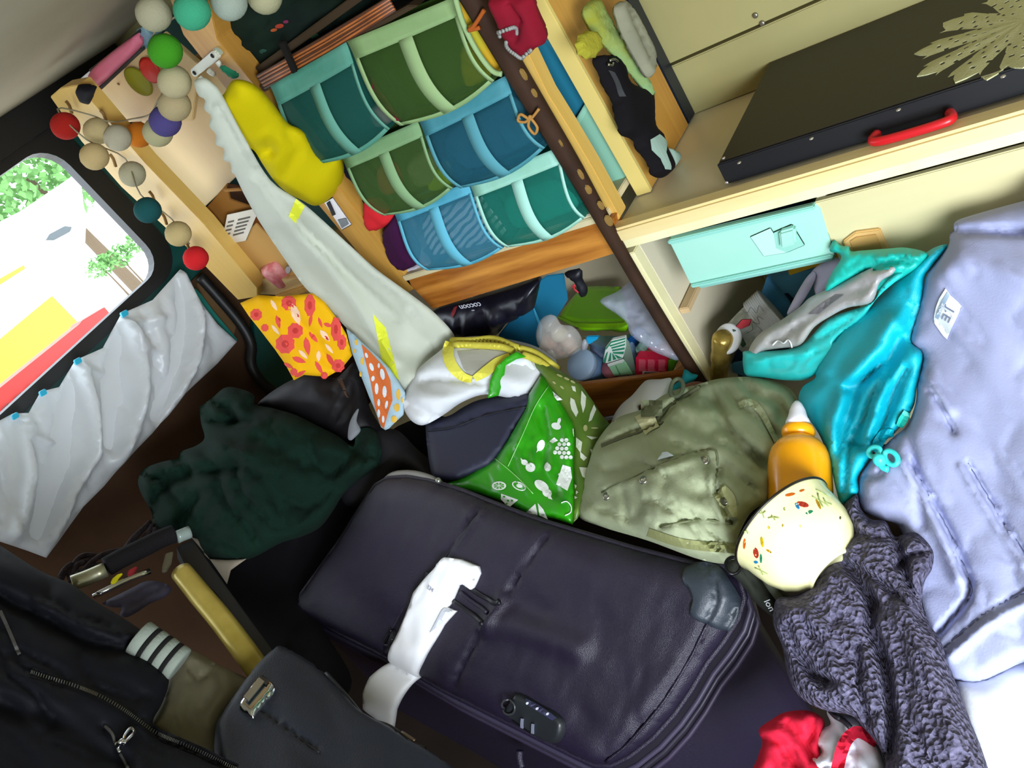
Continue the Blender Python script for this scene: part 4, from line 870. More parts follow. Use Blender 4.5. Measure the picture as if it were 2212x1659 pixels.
jar('round_jar', 1293, 750, .022, 1.05, mat('violet_lid', '#8390b4', .45), mat('jar_blue', '#5d7ea0', .4), 'smaller bluish-violet lidded jar between the produce bag and the striped carton', (.1, -.6, .9))
jar('round_jar', 1317, 795, .020, 1.00, mat('rose_lid', '#b46a76', .45), mat('jar_white', '#c3cbd8', .4), 'small white jar with a rose lid left of the striped carton', (.1, -.6, .9), .05)
# striped carton
t = root('striped_carton', Y1.P(1350, 810), 'gable carton with green and white awning stripes standing on the lower shelf', 'carton')
cy_ = PY(.985)
slab('carton_front', c8((1165, 1255), (1360, 1195), (1475, 1378), (1250, 1400)), cy_, .004, mat('carton_pale_green', '#a6e0ae', .5), t)
slab('carton_side', c8((1385, 945), (1430, 1000), (1525, 1378), (1478, 1385), (1360, 1195)), PY(.99), .004, mat('carton_side', '#7f9484', .5), t)
rf = slab('awning', c8((1115, 1235), (1150, 1060), (1215, 975), (1383, 938), (1385, 1060), (1352, 1192), (1165, 1248)), PY(.984), .01, mat('awning_white', '#e6f0e8', .5), t)
GRS = mat('awning_green', '#2c8f68', .5)
for q in (((1150, 1070), (1215, 985), (1383, 945), (1383, 958), (1220, 1000), (1160, 1080)), ((1195, 1030), (1382, 975), (1382, 990), (1205, 1045)), ((1215, 1055), (1380, 1010), (1380, 1030), (1225, 1070)), ((1225, 1082), (1378, 1055), (1376, 1078), (1235, 1100)), ((1235, 1110), (1370, 1105), (1362, 1135), (1245, 1128)),
          ((1120, 1225), (1160, 1120), (1180, 1100), (1150, 1240)), ((1178, 1225), (1205, 1120), (1218, 1118), (1215, 1215)), ((1240, 1205), (1228, 1122), (1242, 1135), (1280, 1195)), ((1298, 1190), (1255, 1140), (1275, 1145), (1350, 1180))):
    slab('green_stripe', c8(*q), PY(.9835), .0012, GRS, rf, bevel=0)
slab('white_band', c8((1165, 1250), (1358, 1188), (1385, 1215), (1360, 1240), (1300, 1250), (1250, 1268), (1185, 1290)), PY(.983), .0015, mat('awning_white', '#e6f0e8', .5), t)
slab('carton_line', c8((1265, 1275), (1275, 1272), (1330, 1385), (1318, 1388)), PY(.984), .001, mat('carton_line', '#5fb583', .5), t)
# tea box
t = root('tea_box', Y0.P(1410, 810), 'red and white tea box with printed panels on the lower shelf', 'box')
RB = mat('box_red', '#d81f45', .45)
fb = slab('box_front', c8((1508, 1180), (1890, 1215), (1882, 1368), (1512, 1388)), PY(.98), .035, RB, t, vec=(0, 1, 0))
slab('box_top', c8((1530, 1175), (1640, 1090), (1800, 1130), (1888, 1212)), PY(1.0), .004, mat('box_red_dark', '#a8233a', .45, '#3c6b3a', 40), t)
PKP = mat('pink_print', '#f0788f', .6)
for x in (1548, 1655, 1782):
    for k in range(9): slab('print_line', c8((x, 1200+k*16), (x+75+(k*37) % 20, 1202+k*16), (x+74, 1210+k*16), (x, 1208+k*16)), PY(.9795), .0005, PKP, fb, bevel=0)
bc = slab('barcode', c8((1590, 1340), (1790, 1348), (1788, 1378), (1590, 1382)), PY(.9793), .001, mat('barcode_white', '#e8e0e4', .6), fb, bevel=0)
for k in range(14): slab('bar', c8((1615+k*12, 1350), (1621+k*12, 1350), (1621+k*12, 1374), (1615+k*12, 1374)), PY(.9786), .0005, mat('ink_black', '#1a1c20', .7), bc, bevel=0)
o = slab('green_packet', c8((1890, 1215), (2012, 1208), (1950, 1350), (1888, 1345)), PY(.985), .03, mat('packet_green', '#63b32c', .4)); tag(o, 'lime green packet beside the red tea box', 'packet')
o = slab('blue_packet', c8((1410, 960), (1460, 910), (1560, 950), (1640, 1040), (1500, 1110), (1440, 1060)), PY(1.03), .03, mat('packet_blue', '#0d4f8f', .4)); tag(o, 'dark blue packet behind the striped carton', 'packet')
o = slab('leafy_tin', c8((1500, 1080), (1560, 1000), (1650, 1060), (1640, 1090), (1540, 1160), (1520, 1130)), PY(1.0), .03, mat('tin_leafy', '#2a5a4c', .4, '#8fb5a8', 60)); tag(o, 'small dark green patterned tin above the red tea box', 'tin')
o = slab('wood_block', c8((1950, 1345), (2085, 1240), (2115, 1272), (2090, 1335)), PY(.96), .03, mat('pale_block', '#c99a68', .6)); tag(o, 'pale wooden block at the right end of the lower rail', 'block')
cb = cl('clear_bag', c8((1085, 500), (1300, 380), (1480, 235), (1560, 370), (1720, 620), (1900, 930), (2045, 1160), (2000, 1210), (1860, 1160), (1740, 1110), (1600, 1020), (1450, 900), (1400, 760), (1290, 660)), Surf(ctrl=[(1300, 650, 1.42), (1370, 610, 1.45), (1400, 740, 1.38), (1465, 770, 1.38)]), sheer('clear_film', '#b9c0d4', .38, .12, .9), 'crumpled clear plastic bag lying across the lime lid beside the stick', 'bag', H=.02, R=24, T=.01, step=7, wr=[(.008, 14, 40, 120, 3, 'v'), (.004, 9, 20, 40, 8, 'v')])
o = blob('onion_in_bag', PY(1.0).P(1451, 747), .022, mat('onion_skin', '#d79a62', .5), None, 3, (1, 1, .8), .03); tag(o, 'single orange-brown onion under the clear bag beside the stick', 'onion')
ks = cl('black_strap', c8((660, 165), (800, 118), (868, 150), (880, 250), (935, 350), (920, 430), (870, 445), (820, 370), (800, 310), (730, 230)), PY(1.05), mat('web_black', '#13141c', .5), 'crumpled black strap hanging over the lime lid', 'strap', H=.01, R=9, T=.01, step=6, wr=[(.004, 10, 20, 60, 3, 'v')])
tube('red_cord', c8((760, 340), (770, 305), (785, 320), (775, 350), (800, 375), (825, 400)), Flat(PY(1.03)), .0016, mat('cord_red', '#c22b35', .6), ks.obj, seg=6)

# white, teal and brown bits beyond the backpack
cl('white_cloth', c7((1248, 1065), (1262, 1000), (1310, 930), (1380, 870), (1440, 800), (1480, 772), (1560, 768), (1632, 765), (1612, 860), (1590, 935), (1430, 935), (1422, 990), (1320, 1030)), Surf(ctrl=[(1320, 915, 1.40), (1400, 830, 1.40), (1445, 860, 1.32)]), mat('bright_white_cotton', '#eef1f7', .8), 'bright white cloth between the lower rail and the khaki backpack', 'cloth', H=.02, R=22, T=.02, wr=[(.004, 20, 50, 60, 3, 's')], step=8)
cl('teal_cloth', c7((1592, 940), (1605, 840), (1690, 770), (1715, 705), (1760, 730), (1800, 745), (1750, 800), (1680, 850), (1640, 900)), Surf(ctrl=[(1440, 870, 1.33), (1490, 810, 1.33), (1450, 830, 1.34)]), mat('teal_knit', '#177d86', .85), 'teal cloth scrap at the corner between shelf rail and cabinet', 'cloth', H=.012, R=10, T=.01, step=6)
cl('brown_cloth', c7((1585, 975), (1600, 885), (1680, 825), (1760, 785), (1840, 790), (1850, 830), (1760, 860), (1690, 910), (1640, 960)), Surf(ctrl=[(1435, 885, 1.30), (1510, 835, 1.30), (1470, 850, 1.30)]), mat('rose_brown', '#7d5246', .9), 'rose-brown cloth rolled beside the olive webbing loop', 'cloth', H=.012, R=10, T=.012, step=6)

# ================================================================ FLORAL AND PATTERNED CURTAINS
c6 = lambda *p: zc(3.19, 500, 520, *p)
FLO = mat('floral_yellow', '#f0b80a', .8, '#e8aa06', 8)
fl = cl('floral_curtain', c6((60, 430), (190, 372), (330, 385), (450, 372), (560, 362), (640, 420), (730, 540), (790, 640), (832, 790), (760, 880), (660, 938), (500, 925), (430, 962), (370, 850), (300, 750), (200, 620), (120, 520)), Surf(ctrl=[(530, 650, 1.62), (690, 640, 1.58), (760, 770, 1.60), (640, 815, 1.62)]), FLO, 'bright yellow curtain printed with red and pink flowers below the rough wooden rail', 'curtain', H=.01, R=14, T=.006, smooth=False, step=9, folds=[(c6((200, 400), (330, 600), (450, 900)), 10, .012), (c6((330, 400), (600, 700), (700, 900)), 9, -.010)], wr=[(.005, 24, 150, 60, 3, 's')])
F1, F2, F3 = mat('flower_red', '#e0524a', .8), mat('flower_dark', '#c33a34', .8), mat('flower_pale', '#f6cfae', .8)
def rose(x, y, r, a=0, ry=None):
    x, y = c6((x, y))[0]; r /= 3.19; ry = (ry or r*3.19)/3.19
    decal('flower', [(x+(r*(1+.14*(i % 2)))*math.cos(i*math.pi/8+a), y+(ry*(1+.14*(i % 2)))*math.sin(i*math.pi/8+a)) for i in range(16)], fl, F1, fl.obj, .0012, 8)
    if r > 8: decal('flower_heart', circ(x, y, r*.42, ry*.42, 9), fl, F2, fl.obj, .0020, 7)
def leaf(x, y, rx, ry, a, m=F1):
    x, y = c6((x, y))[0]; p = [(-1, 0), (-.5, .7), (.1, .9), (.7, .6), (1.25, 0), (.7, -.6), (.1, -.9), (-.5, -.7)]; an = math.radians(a); rx /= 3.19; ry /= 3.19
    decal('leaf', [(x+u*rx*math.cos(an)-v*ry*math.sin(an), y+u*rx*math.sin(an)+v*ry*math.cos(an)) for u, v in p], fl, m, fl.obj, .0012, 7)
for q in ((370, 712, 62), (395, 430, 48), (440, 620, 50), (170, 510, 38), (735, 862, 42), (540, 445, 36, 0, 72), (720, 610, 34, 0, 78), (230, 600, 24), (640, 930, 22), (430, 905, 24), (760, 700, 30, 0, 50)): rose(*q)
for q in ((520, 720, 58, 26, 80), (460, 820, 46, 22, 20), (600, 870, 48, 18, 60), (560, 660, 46, 18, 50), (610, 560, 36, 12, 70), (320, 555, 44, 18, 75), (545, 545, 40, 14, 100), (680, 820, 50, 20, 60), (390, 860, 34, 14, 30), (470, 920, 40, 16, -30), (660, 580, 28, 16, 20)): leaf(*q)
for q in ((440, 500, 72, 34, 70, F3), (600, 790, 34, 18, 90, F3), (290, 440, 40, 16, 60, F3), (640, 650, 46, 22, 50, F3), (490, 780, 40, 16, 45, F3), (670, 740, 40, 14, 50, F3), (300, 610, 40, 14, 50, F3)): leaf(*q)
for q in ((455, 520, 22, 12, 70, F2), (655, 670, 20, 10, 50, F2), (330, 540, 16, 8, 60, F2)): leaf(*q)
pc = cl('patterned_cloth', c6((790, 605), (850, 650), (900, 700), (1010, 800), (1090, 880), (1150, 970), (1195, 1040), (1200, 1100), (1185, 1200), (1130, 1250), (1085, 1295), (1060, 1305), (1030, 1285), (990, 1170), (950, 1080), (880, 900), (830, 770)), Surf(ctrl=[(755, 715, 1.58), (870, 850, 1.52), (830, 920, 1.54)]), mat('powder_blue', '#a7c0cc', .85), 'light blue cloth with orange leopard band hanging beside the floral curtain', 'cloth', H=.008, R=10, T=.006, smooth=False, step=8, wr=[(.006, 20, 120, 65, 3, 's')])
ORG = mat('orange_print', '#cf6a33', .8); WP = mat('white_print', '#d4dbe0', .8)
decal('orange_band', c6((895, 712), (960, 770), (1060, 880), (1095, 960), (1110, 1100), (1080, 1180), (1050, 1298), (1028, 1270), (990, 1150), (960, 980), (920, 820)), pc, ORG, pc.obj, .0015, 7)
for (x, y, a, b, g) in ((965, 870, 14, 30, -20), (1040, 920, 16, 40, -10), (975, 950, 12, 20, 10), (1000, 1020, 13, 40, 0), (1055, 1040, 15, 42, 0), (1015, 1115, 10, 26, 0), (1068, 1130, 10, 30, 10), (1015, 1190, 10, 30, 0), (1045, 1230, 9, 26, 0), (930, 790, 10, 20, -20), (1015, 860, 8, 18, 0)):
    x, y = c6((x, y))[0]; decal('white_spot', circ(x, y, a/3.19, b/3.19, 9, g), pc, WP, pc.obj, .0025, 6)
for (x, y, a, b) in ((860, 700, 12, 22), (900, 830, 12, 28), (850, 760, 9, 16), (890, 920, 9, 18), (1150, 1060, 16, 40), (1140, 1150, 20, 30), (1120, 1230, 22, 26), (1175, 1100, 8, 20)):
    x, y = c6((x, y))[0]; decal('mustard_patch', circ(x, y, a/3.19, b/3.19, 7), pc, mat('mustard_print', '#e0b347', .8), pc.obj, .0015, 6)
# ================================================================ THE HEAP
c5 = lambda *p: zc(2.949, 250, 780, *p)
r4 = lambda *p: zc(2.967, 0, 1100, *p)
r3 = lambda *p: zc(2.011, 600, 1000, *p)
r2 = lambda *p: zc(2.517, 1500, 1000, *p)
r1 = lambda *p: zc(2.37, 1300, 460, *p)
z5 = lambda *p: zc(5.53, 100, 1100, *p)
zj = lambda *p: zc(3.317, 1560, 520, *p)
BK = mat('gap_shade_black', '#0c0a0d', .9, '#100d12', 6, sheen=.0)
cl('gap_shade_sheet', [(420, 1150), (560, 1100), (760, 1000), (860, 920), (960, 900), (1000, 980), (960, 1050), (840, 1060), (780, 1130), (700, 1260), (690, 1340), (760, 1470), (700, 1540), (600, 1500), (540, 1440), (470, 1330), (430, 1250)], Surf(ctrl=[(430, 1200, 1.58), (900, 950, 1.66), (960, 1040, 1.60), (600, 1480, 1.30), (650, 1250, 1.56)]), BK, 'black sheet added as the shade in the gap left of the suitcase', 'shade sheet', H=.02, R=50, T=.15, wr=[(.01, 50, 160, 120, 3, 'v')], step=16)  # black sheet added to stand for the shaded void beside the suitcase
cl('charcoal_bag', c5((1640, 450), (1720, 430), (1810, 450), (1920, 560), (2010, 640), (2060, 760), (1950, 790), (1850, 700), (1760, 760), (1600, 920), (1450, 900), (1450, 700)), Surf(ctrl=[(830, 940, 1.60), (930, 1010, 1.56), (800, 1080, 1.56)]), mat('charcoal_nylon', '#222026', .7, '#1b191f', 8), 'charcoal fabric bag lying between the green fleece and the navy cooler bag', 'bag', H=.04, R=60, T=.08, wr=[(.005, 40, 120, 45, 3, 'v')], step=13)
pb = cl('black_daypack', c5((900, 280), (980, 205), (1100, 130), (1200, 88), (1300, 84), (1400, 108), (1460, 60), (1520, 8), (1560, 100), (1620, 300), (1690, 430), (1640, 470), (1540, 520), (1440, 520), (1300, 440), (1100, 360), (960, 320)), Surf(ctrl=[(560, 870, 1.72), (680, 810, 1.66), (820, 920, 1.60), (740, 950, 1.62)]), mat('black_maroon_nylon', '#120d11', .6, '#0b080d', 8, spec=.3), 'shiny black daypack lying under the floral curtain', 'bag', H=.05, R=60, T=.12, folds=[(c5((1420, 130), (1460, 180), (1470, 240)), 5, .008), (c5((1520, 60), (1470, 260), (1400, 380)), 9, -.015)], wr=[(.009, 40, 110, 30, 5, 'v')], step=12)
for k in range(14):
    a = c5((1415+k*4.2, 118+k*8+ (k > 8)*4))[0]; b = (a[0]+9-k*.3, a[1]-2+k*.3)
    tube('fringe', [a, b], pb, .0012, mat('fringe_brown', '#5a4234', .9), pb.obj, .002, seg=4)
cl('daypack_highlight', c5((1478, 485), (1488, 400), (1520, 330), (1548, 305), (1535, 380), (1560, 440), (1520, 490), (1495, 505)), Surf(ctrl=[(760, 900, 1.50), (770, 940, 1.49), (750, 950, 1.49)]), mat('daypack_highlight', '#74777b', .8), 'small grey patch added as a highlight on the shiny black daypack', 'cloth', H=.006, R=7, T=.006, step=6)  # the daypack's highlight, modelled as a small grey piece
FL = mat('bottle_green_fleece', '#0b261b', .97, '#071a13', 7, bump=.5, bs=400)
cl('green_fleece', c5((535, 300), (560, 275), (620, 230), (700, 168), (800, 178), (880, 215), (890, 275), (1000, 300), (1150, 345), (1300, 420), (1420, 480), (1510, 545), (1530, 470), (1570, 425), (1650, 440), (1692, 530), (1680, 660), (1560, 750), (1450, 850), (1380, 960), (1300, 1060), (1180, 1120), (1050, 1160), (850, 1262), (700, 1268), (560, 1225), (500, 1120), (400, 1095), (300, 1085), (240, 1040), (228, 960), (170, 860), (142, 770), (180, 688), (300, 640), (398, 620), (420, 575), (510, 540), (565, 490), (545, 400)),
    Surf(ctrl=[(320, 1040, 1.62), (480, 860, 1.72), (790, 930, 1.55), (700, 1100, 1.52), (480, 1200, 1.50), (560, 1000, 1.50)]), FL, 'dark bottle-green fleece garment heaped in the middle left', 'fleece', H=.06, R=50, T=.10, step=9,
    folds=[(c5((560, 300), (600, 380), (700, 400), (860, 380)), 9, -0.051), (c5((640, 270), (720, 300), (760, 380)), 10, -0.051), (c5((400, 620), (480, 700), (600, 700), (760, 680)), 12, -0.051), (c5((560, 490), (680, 540), (820, 600)), 12, 0.034), (c5((180, 700), (220, 740), (320, 745), (460, 700)), 9, -0.051), (c5((230, 960), (260, 840), (360, 770), (480, 740)), 9, -0.048), (c5((190, 780), (230, 900)), 8, 0.025), (c5((420, 1090), (430, 980), (520, 860)), 9, -0.034), (c5((1520, 560), (1580, 600), (1680, 600)), 10, -0.034), (c5((1570, 440), (1540, 560), (1400, 700)), 12, -0.034), (c5((900, 500), (1200, 640), (1400, 660)), 22, -0.031)],
    wr=[(.022, 44, 130, 60, 5, 'v'), (.009, 20, 70, 140, 7, 'v')])
# ---- navy cooler bag, green bag, tote
nv = cl('navy_cooler_bag', c7((58, 1045), (110, 1020), (210, 1000), (300, 945), (400, 900), (560, 870), (740, 862), (760, 900), (700, 1000), (640, 1070), (500, 1290), (370, 1360), (250, 1410), (120, 1400), (80, 1300)), Surf(ctrl=[(925, 930, 1.50), (1130, 860, 1.44), (1000, 1030, 1.38), (1060, 990, 1.38)]), mat('navy_polyester', '#24253c', .65, '#1f2034', 6, bump=.1), 'navy zipped cooler bag standing inside the green shopper', 'bag', H=.02, R=18, T=.09, step=11, folds=[(c7((70, 1090), (250, 1060), (450, 985), (720, 930)), 4, -.006), (c7((70, 1060), (240, 1030), (440, 950), (720, 900)), 8, .006)])
tube('zip_piping', c7((75, 1100), (250, 1072), (450, 998), (720, 942)), nv, .0018, mat('dark_piping', '#12121e', .6), nv.obj, .002, seg=5)
WC = mat('white_canvas', '#d9dbdd', .85, '#cfd2d6', 7, bump=.15, bs=300)
tt = cl('cotton_tote', [(984, 733), (1040, 726), (1110, 735), (1165, 752), (1204, 786), (1180, 830), (1120, 860), (1050, 852), (1000, 868), (960, 895), (925, 915), (905, 918), (885, 905), (872, 878), (878, 840), (900, 800), (945, 762)], Surf(ctrl=[(880, 860, 1.52), (985, 735, 1.55), (1180, 780, 1.50), (1060, 850, 1.46)]), WC, 'white cotton tote bag with pleated yellow trim slumped beside the green shopper', 'bag', H=.045, R=45, T=.06, step=9,
    folds=[(c7((0, 780), (130, 750), (300, 770), (460, 800)), 9, -.018), (c7((-60, 930), (40, 970), (110, 1030)), 9, -.016), (c7((40, 880), (200, 900), (330, 900)), 14, .010)], wr=[(.007, 36, 90, 20, 8, 's')])
YT = mat('yellow_trim', '#e3dc58', .85); YT2 = mat('yellow_pleats', '#c9bf4c', .85, '#b5aa3a', 60)
decal('tote_inside', c7((260, 590), (420, 575), (620, 600), (600, 650), (480, 690), (360, 770), (300, 700)), tt, mat('tote_inside', '#a8a79a', .9), tt.obj, .003, 8)
strip('trim_band', c7((215, 530), (200, 600), (225, 680), (290, 750), (355, 770)), [22, 24, 24, 20, 14], tt, YT, tt.obj, .008)
strip('trim_band', c7((370, 765), (440, 720), (520, 660), (600, 625)), [14, 22, 22, 18], tt, YT, tt.obj, .008)
for q in (((230, 520), (360, 520), (500, 510), (650, 570)), ((240, 545), (380, 550), (540, 560), (620, 590)), ((660, 570), (760, 600), (850, 660), (900, 700)), ((680, 610), (780, 650), (870, 720))):
    tube('pleated_edge', c7(*q), tt, .007, YT2, tt.obj, .012, seg=8)
for k in range(16):
    x, y = 250+k*26, 505+abs(k-5)*3; tube('pleat', c7((x, y+8), (x+18, y+40)), tt, .0025, YT, tt.obj, .018, seg=5)
GRN = mat('shopper_green', '#2fa010', .30, '#258c0c', 5, spec=.6); OLV = mat('shopper_side', '#3f6f1a', .35, '#6a7a34', 14)
gsf = Surf(ctrl=[(960, 1045, 1.40), (1170, 808, 1.43), (1240, 940, 1.32), (1240, 1130, 1.20), (1315, 918, 1.36), (1130, 752, 1.50)])
gb = root('green_shopper', gsf.P(1150, 1120), 'glossy green shopping bag printed with white fruit and vegetables', 'bag')
side = Cloth('side_panel', c7((680, 600), (760, 610), (860, 680), (960, 740), (1050, 800), (1130, 910), (1180, 990), (1245, 1065), (1170, 1150), (1120, 1300), (1105, 1480), (1030, 1660), (1000, 1690), (1000, 1300), (1010, 1100), (940, 960), (800, 735)), gsf, OLV, H=.01, R=18, T=.01, step=9, smooth=False, parent=gb, wr=[(.006, 26, 90, 60, 8, 'v')])
frn = Cloth('front_panel', c7((800, 732), (850, 800), (930, 930), (1000, 1040), (1015, 1150), (1005, 1300), (1010, 1500), (1000, 1700), (880, 1660), (740, 1640), (600, 1570), (400, 1500), (155, 1447), (250, 1412), (370, 1345), (500, 1272), (575, 1170), (640, 1060), (700, 955), (720, 860)), gsf, GRN, H=.016, R=22, T=.01, step=8, smooth=False, parent=gb,
    folds=[(c7((830, 800), (720, 1010), (590, 1320)), 3, .003), (c7((500, 1280), (640, 1400), (740, 1520)), 3, .004), (c7((800, 950), (830, 1150), (800, 1350), (900, 1500)), 9, -.012), (c7((880, 850), (960, 1000), (980, 1300)), 9, .012), (c7((700, 1000), (640, 1180)), 6, .006)], wr=[(.005, 24, 80, 70, 8, 'v')])
Cloth('bag_lining', c7((560, 650), (640, 620), (720, 640), (800, 735), (725, 860), (530, 870), (545, 760)), Surf(ctrl=[(1090, 780, 1.46), (1170, 808, 1.445), (1100, 850, 1.45)]), mat('lining_white', '#dfe5ee', .4), H=.004, R=8, T=.004, step=7, parent=gb, smooth=False, folds=[(c7((570, 680), (680, 800)), 8, .01), (c7((700, 660), (720, 850)), 5, -.006)])
Cloth('bag_handle', c7((640, 590), (700, 625), (640, 640), (570, 680), (560, 760), (525, 872), (455, 890), (470, 780), (510, 690), (570, 630)), Surf(ctrl=[(1115, 760, 1.44), (1075, 800, 1.43), (1060, 855, 1.425)]), GRN, H=.002, R=5, T=.003, step=6, parent=gb, smooth=False)
WI = mat('white_icon', '#e6ece6', .5)
def icons(name, lst, host, dh=.0016):
    multi_decal(name, [c7(*p) for p in lst], host, WI, gb, dh, 7)
def cc(x, y, rx, ry=None, g=0, n=14): return circ(x, y, rx, ry or rx, n, g)
icons('print_grapes', [cc(x, y, 13) for (x, y) in ((930, 1158), (958, 1158), (914, 1184), (944, 1184), (972, 1184), (900, 1210), (930, 1212), (958, 1212), (886, 1236), (914, 1238), (944, 1240), (972, 1240), (930, 1266), (958, 1268), (986, 1268))]+[[(850, 1165), (880, 1140), (905, 1160), (870, 1178)]], frn)
icons('print_mushroom', [cc(893, 1068, 32, 22, 20), [(900, 1040), (905, 1020), (920, 1014), (925, 1030), (912, 1062), (895, 1065)]], frn)
icons('print_radish', [cc(795, 1192, 24, 38, 20), [(785, 1222), (765, 1238), (775, 1212)]], frn)
icons('print_pear', [cc(728, 1332, 32, 30, 20), cc(690, 1300, 22, 18, 20), [(668, 1290), (665, 1270), (680, 1284)]], frn)
icons('print_strawberry', [cc(838, 1332, 22, 26, -10), [(820, 1312), (835, 1298), (850, 1312)]], frn)
icons('print_cup', [[(935, 1315), (985, 1330), (995, 1400), (965, 1482), (892, 1440)], [(905, 1375), (925, 1360), (915, 1395)]], frn)
icons('print_lemon', [cc(527, 1450, 46, 28, 0, 20)], frn)
multi_decal('lemon_segments', [c7(*[(527+math.cos(a+d)*r*40, 1450+math.sin(a+d)*r*23) for r, d in ((.15, .4), (.88, .08), (.88, .62))]) for a in np.arange(0, 6.2, math.pi/4)], frn, GRN, gb, .0024, 7)
icons('print_avocado', [cc(655, 1452, 48, 26, 25, 18)], frn)
multi_decal('avocado_ring', [c7(*cc(655, 1452, 40, 19, 25, 16))], frn, GRN, gb, .0024, 7); icons('avocado_stone', [cc(658, 1450, 20, 13, 10)], frn, .0032)
icons('print_aubergine', [cc(800, 1450, 52, 30, 35, 18), cc(835, 1495, 32, 26, 30), [(850, 1500), (870, 1540), (840, 1530)]], frn)
icons('print_cheese', [[(540, 1500), (650, 1540), (590, 1590), (538, 1535)]], frn)
multi_decal('cheese_holes', [c7(*cc(x, y, 8, 6, 0, 8)) for x, y in ((560, 1520), (585, 1545), (610, 1545), (575, 1565))], frn, GRN, gb, .0024, 7)
icons('print_leafy', [[(700, 1620), (760, 1565), (775, 1640), (740, 1640)], [(775, 1560), (810, 1600), (840, 1665), (785, 1640)]], frn)
tube('print_apple', c7((925, 1560), (960, 1550), (988, 1580), (985, 1620), (950, 1640)), frn, .001, WI, gb, .002, seg=4)
icons('print_halfslice', [[(870, 845), (935, 900), (900, 905), (880, 880)]], frn)
WI2 = mat('white_icon_side', '#cfd6c2', .5)
multi_decal('print_leaves', [c7(*p) for p in ([(985, 885), (1010, 900), (1035, 980), (1020, 1010), (990, 960), (982, 920)], [(1055, 840), (1085, 880), (1080, 940), (1065, 985), (1050, 920)], [(1135, 930), (1150, 960), (1120, 1030), (1100, 1040), (1110, 990)], [(990, 810), (1015, 815), (1020, 850), (1000, 840)],
   [(1020, 1140), (1060, 1170), (1050, 1240), (1020, 1200)], [(1045, 1230), (1090, 1270), (1070, 1290), (1048, 1270)], [(1040, 1330), (1110, 1335), (1105, 1420), (1060, 1390)], [(1110, 1215), (1135, 1220), (1120, 1250)], [(985, 1070), (1005, 1085), (1008, 1150), (985, 1130)], [(1085, 1130), (1160, 1140), (1120, 1155)], [(1010, 1440), (1025, 1450), (1015, 1470)], [(1020, 1480), (1035, 1490), (1020, 1505)], [(1010, 1515), (1030, 1525), (1012, 1535)])], side, WI2, gb, .002, 7)
multi_decal('print_sprigs', [c7(*cc(x, y, a, b, g, 8)) for (x, y, a, b, g) in ((915, 745, 22, 7, 25), (960, 765, 20, 8, 25), (1000, 785, 18, 7, 30), (930, 820, 16, 6, 40), (880, 790, 14, 6, 40), (1080, 1080, 14, 22, 0), (1140, 1080, 26, 6, 0))], side, mat('olive_print', '#a9ad74', .6), gb, .002, 7)
STI = mat('stitch_pale', '#8fd27a', .7)
for q in (((845, 810), (760, 940), (680, 1120), (585, 1325)), ((500, 1275), (570, 1330), (660, 1410), (745, 1500))): tube('seam', c7(*q), frn, .0008, STI, gb, .001, seg=4)

# ---- khaki backpack
KH = mat('khaki_canvas', '#9ca381', .9, '#90977a', 6, bump=.2, bs=400); KHL = mat('khaki_webbing', '#a6a87a', .85, '#9b9d70', 40)
bps = Surf(ctrl=[(1255, 1110, 1.22), (1300, 940, 1.30), (1560, 820, 1.26), (1730, 890, 1.14), (1600, 1230, 1.00), (1450, 1050, 1.07), (1660, 1040, 1.04)])
bp = Cloth('khaki_backpack', [(1248, 1112), (1258, 1050), (1272, 1000), (1288, 955), (1330, 905), (1385, 885), (1410, 868), (1450, 845), (1500, 832), (1560, 817), (1640, 815), (1700, 835), (1725, 870), (1740, 930), (1690, 980), (1668, 1040), (1660, 1080), (1620, 1110), (1592, 1170), (1598, 1215), (1560, 1218), (1500, 1205), (1400, 1168), (1300, 1138)], bps, KH, H=.05, R=60, T=.14, step=8, 
    folds=[(r1((0, 1190), (120, 1140), (290, 1080), (350, 990), (480, 900)), 8, -.028), (r1((550, 900), (600, 1000), (640, 1100), (700, 1180), (840, 1290)), 13, -.03), (r1((620, 880), (680, 960), (830, 1060), (900, 1150)), 9, -.022), (r1((720, 870), (820, 940), (900, 960), (930, 1040)), 11, -.02), (r1((570, 960), (480, 930), (400, 960)), 10, -.016), (r1((650, 1050), (560, 1010)), 10, .012), (r1((750, 1230), (820, 1290)), 9, -.018), (r1((0, 1430), (200, 1330), (400, 1240), (560, 1210)), 4, -.007), (r1((10, 1420), (210, 1345), (560, 1230)), 9, .007), (r1((590, 1300), (590, 1440), (640, 1560), (670, 1580)), 6, -.02), (r1((560, 1320), (560, 1450), (620, 1580)), 9, .012),
           (r1((300, 1600), (500, 1560), (660, 1590)), 7, -.012), (r1((200, 1380), (230, 1560)), 6, .006), (r1((330, 1370), (380, 1600)), 6, .006), (r1((100, 1420), (130, 1560)), 6, -.006)], wr=[(.012, 34, 120, 35, 5, 'v'), (.003, 18, 80, 75, 9, 'v')])
for q in (((0, 1430), (200, 1335), (400, 1245), (560, 1212), (590, 1240), (590, 1300)), ((590, 1300), (580, 1420), (620, 1530), (675, 1585)), ((300, 1610), (500, 1570), (665, 1592)), ((0, 1200), (120, 1150), (290, 1085))): tube('seam_line', r1(*q), bp, .0016, mat('khaki_seam', '#6a7052', .9), bp.obj, .002, seg=5)
tag(bp.obj, 'large faded khaki canvas backpack with snap buttons behind the suitcase', 'backpack')
SN = mat('snap_steel', '#a9aaa0', .25, metal=.9)
def snap(x, y, r=.006, m=SN):
    p = bp.P([x], [y], .001)[0]; o = lathe('snap_button', [(r*1.2, -.002), (r*1.2, .001), (r*.9, .0026), (r*.55, .0015), (r*.5, .003), (0, .0034)], p, bp.n, m, bp.obj, 18); return o
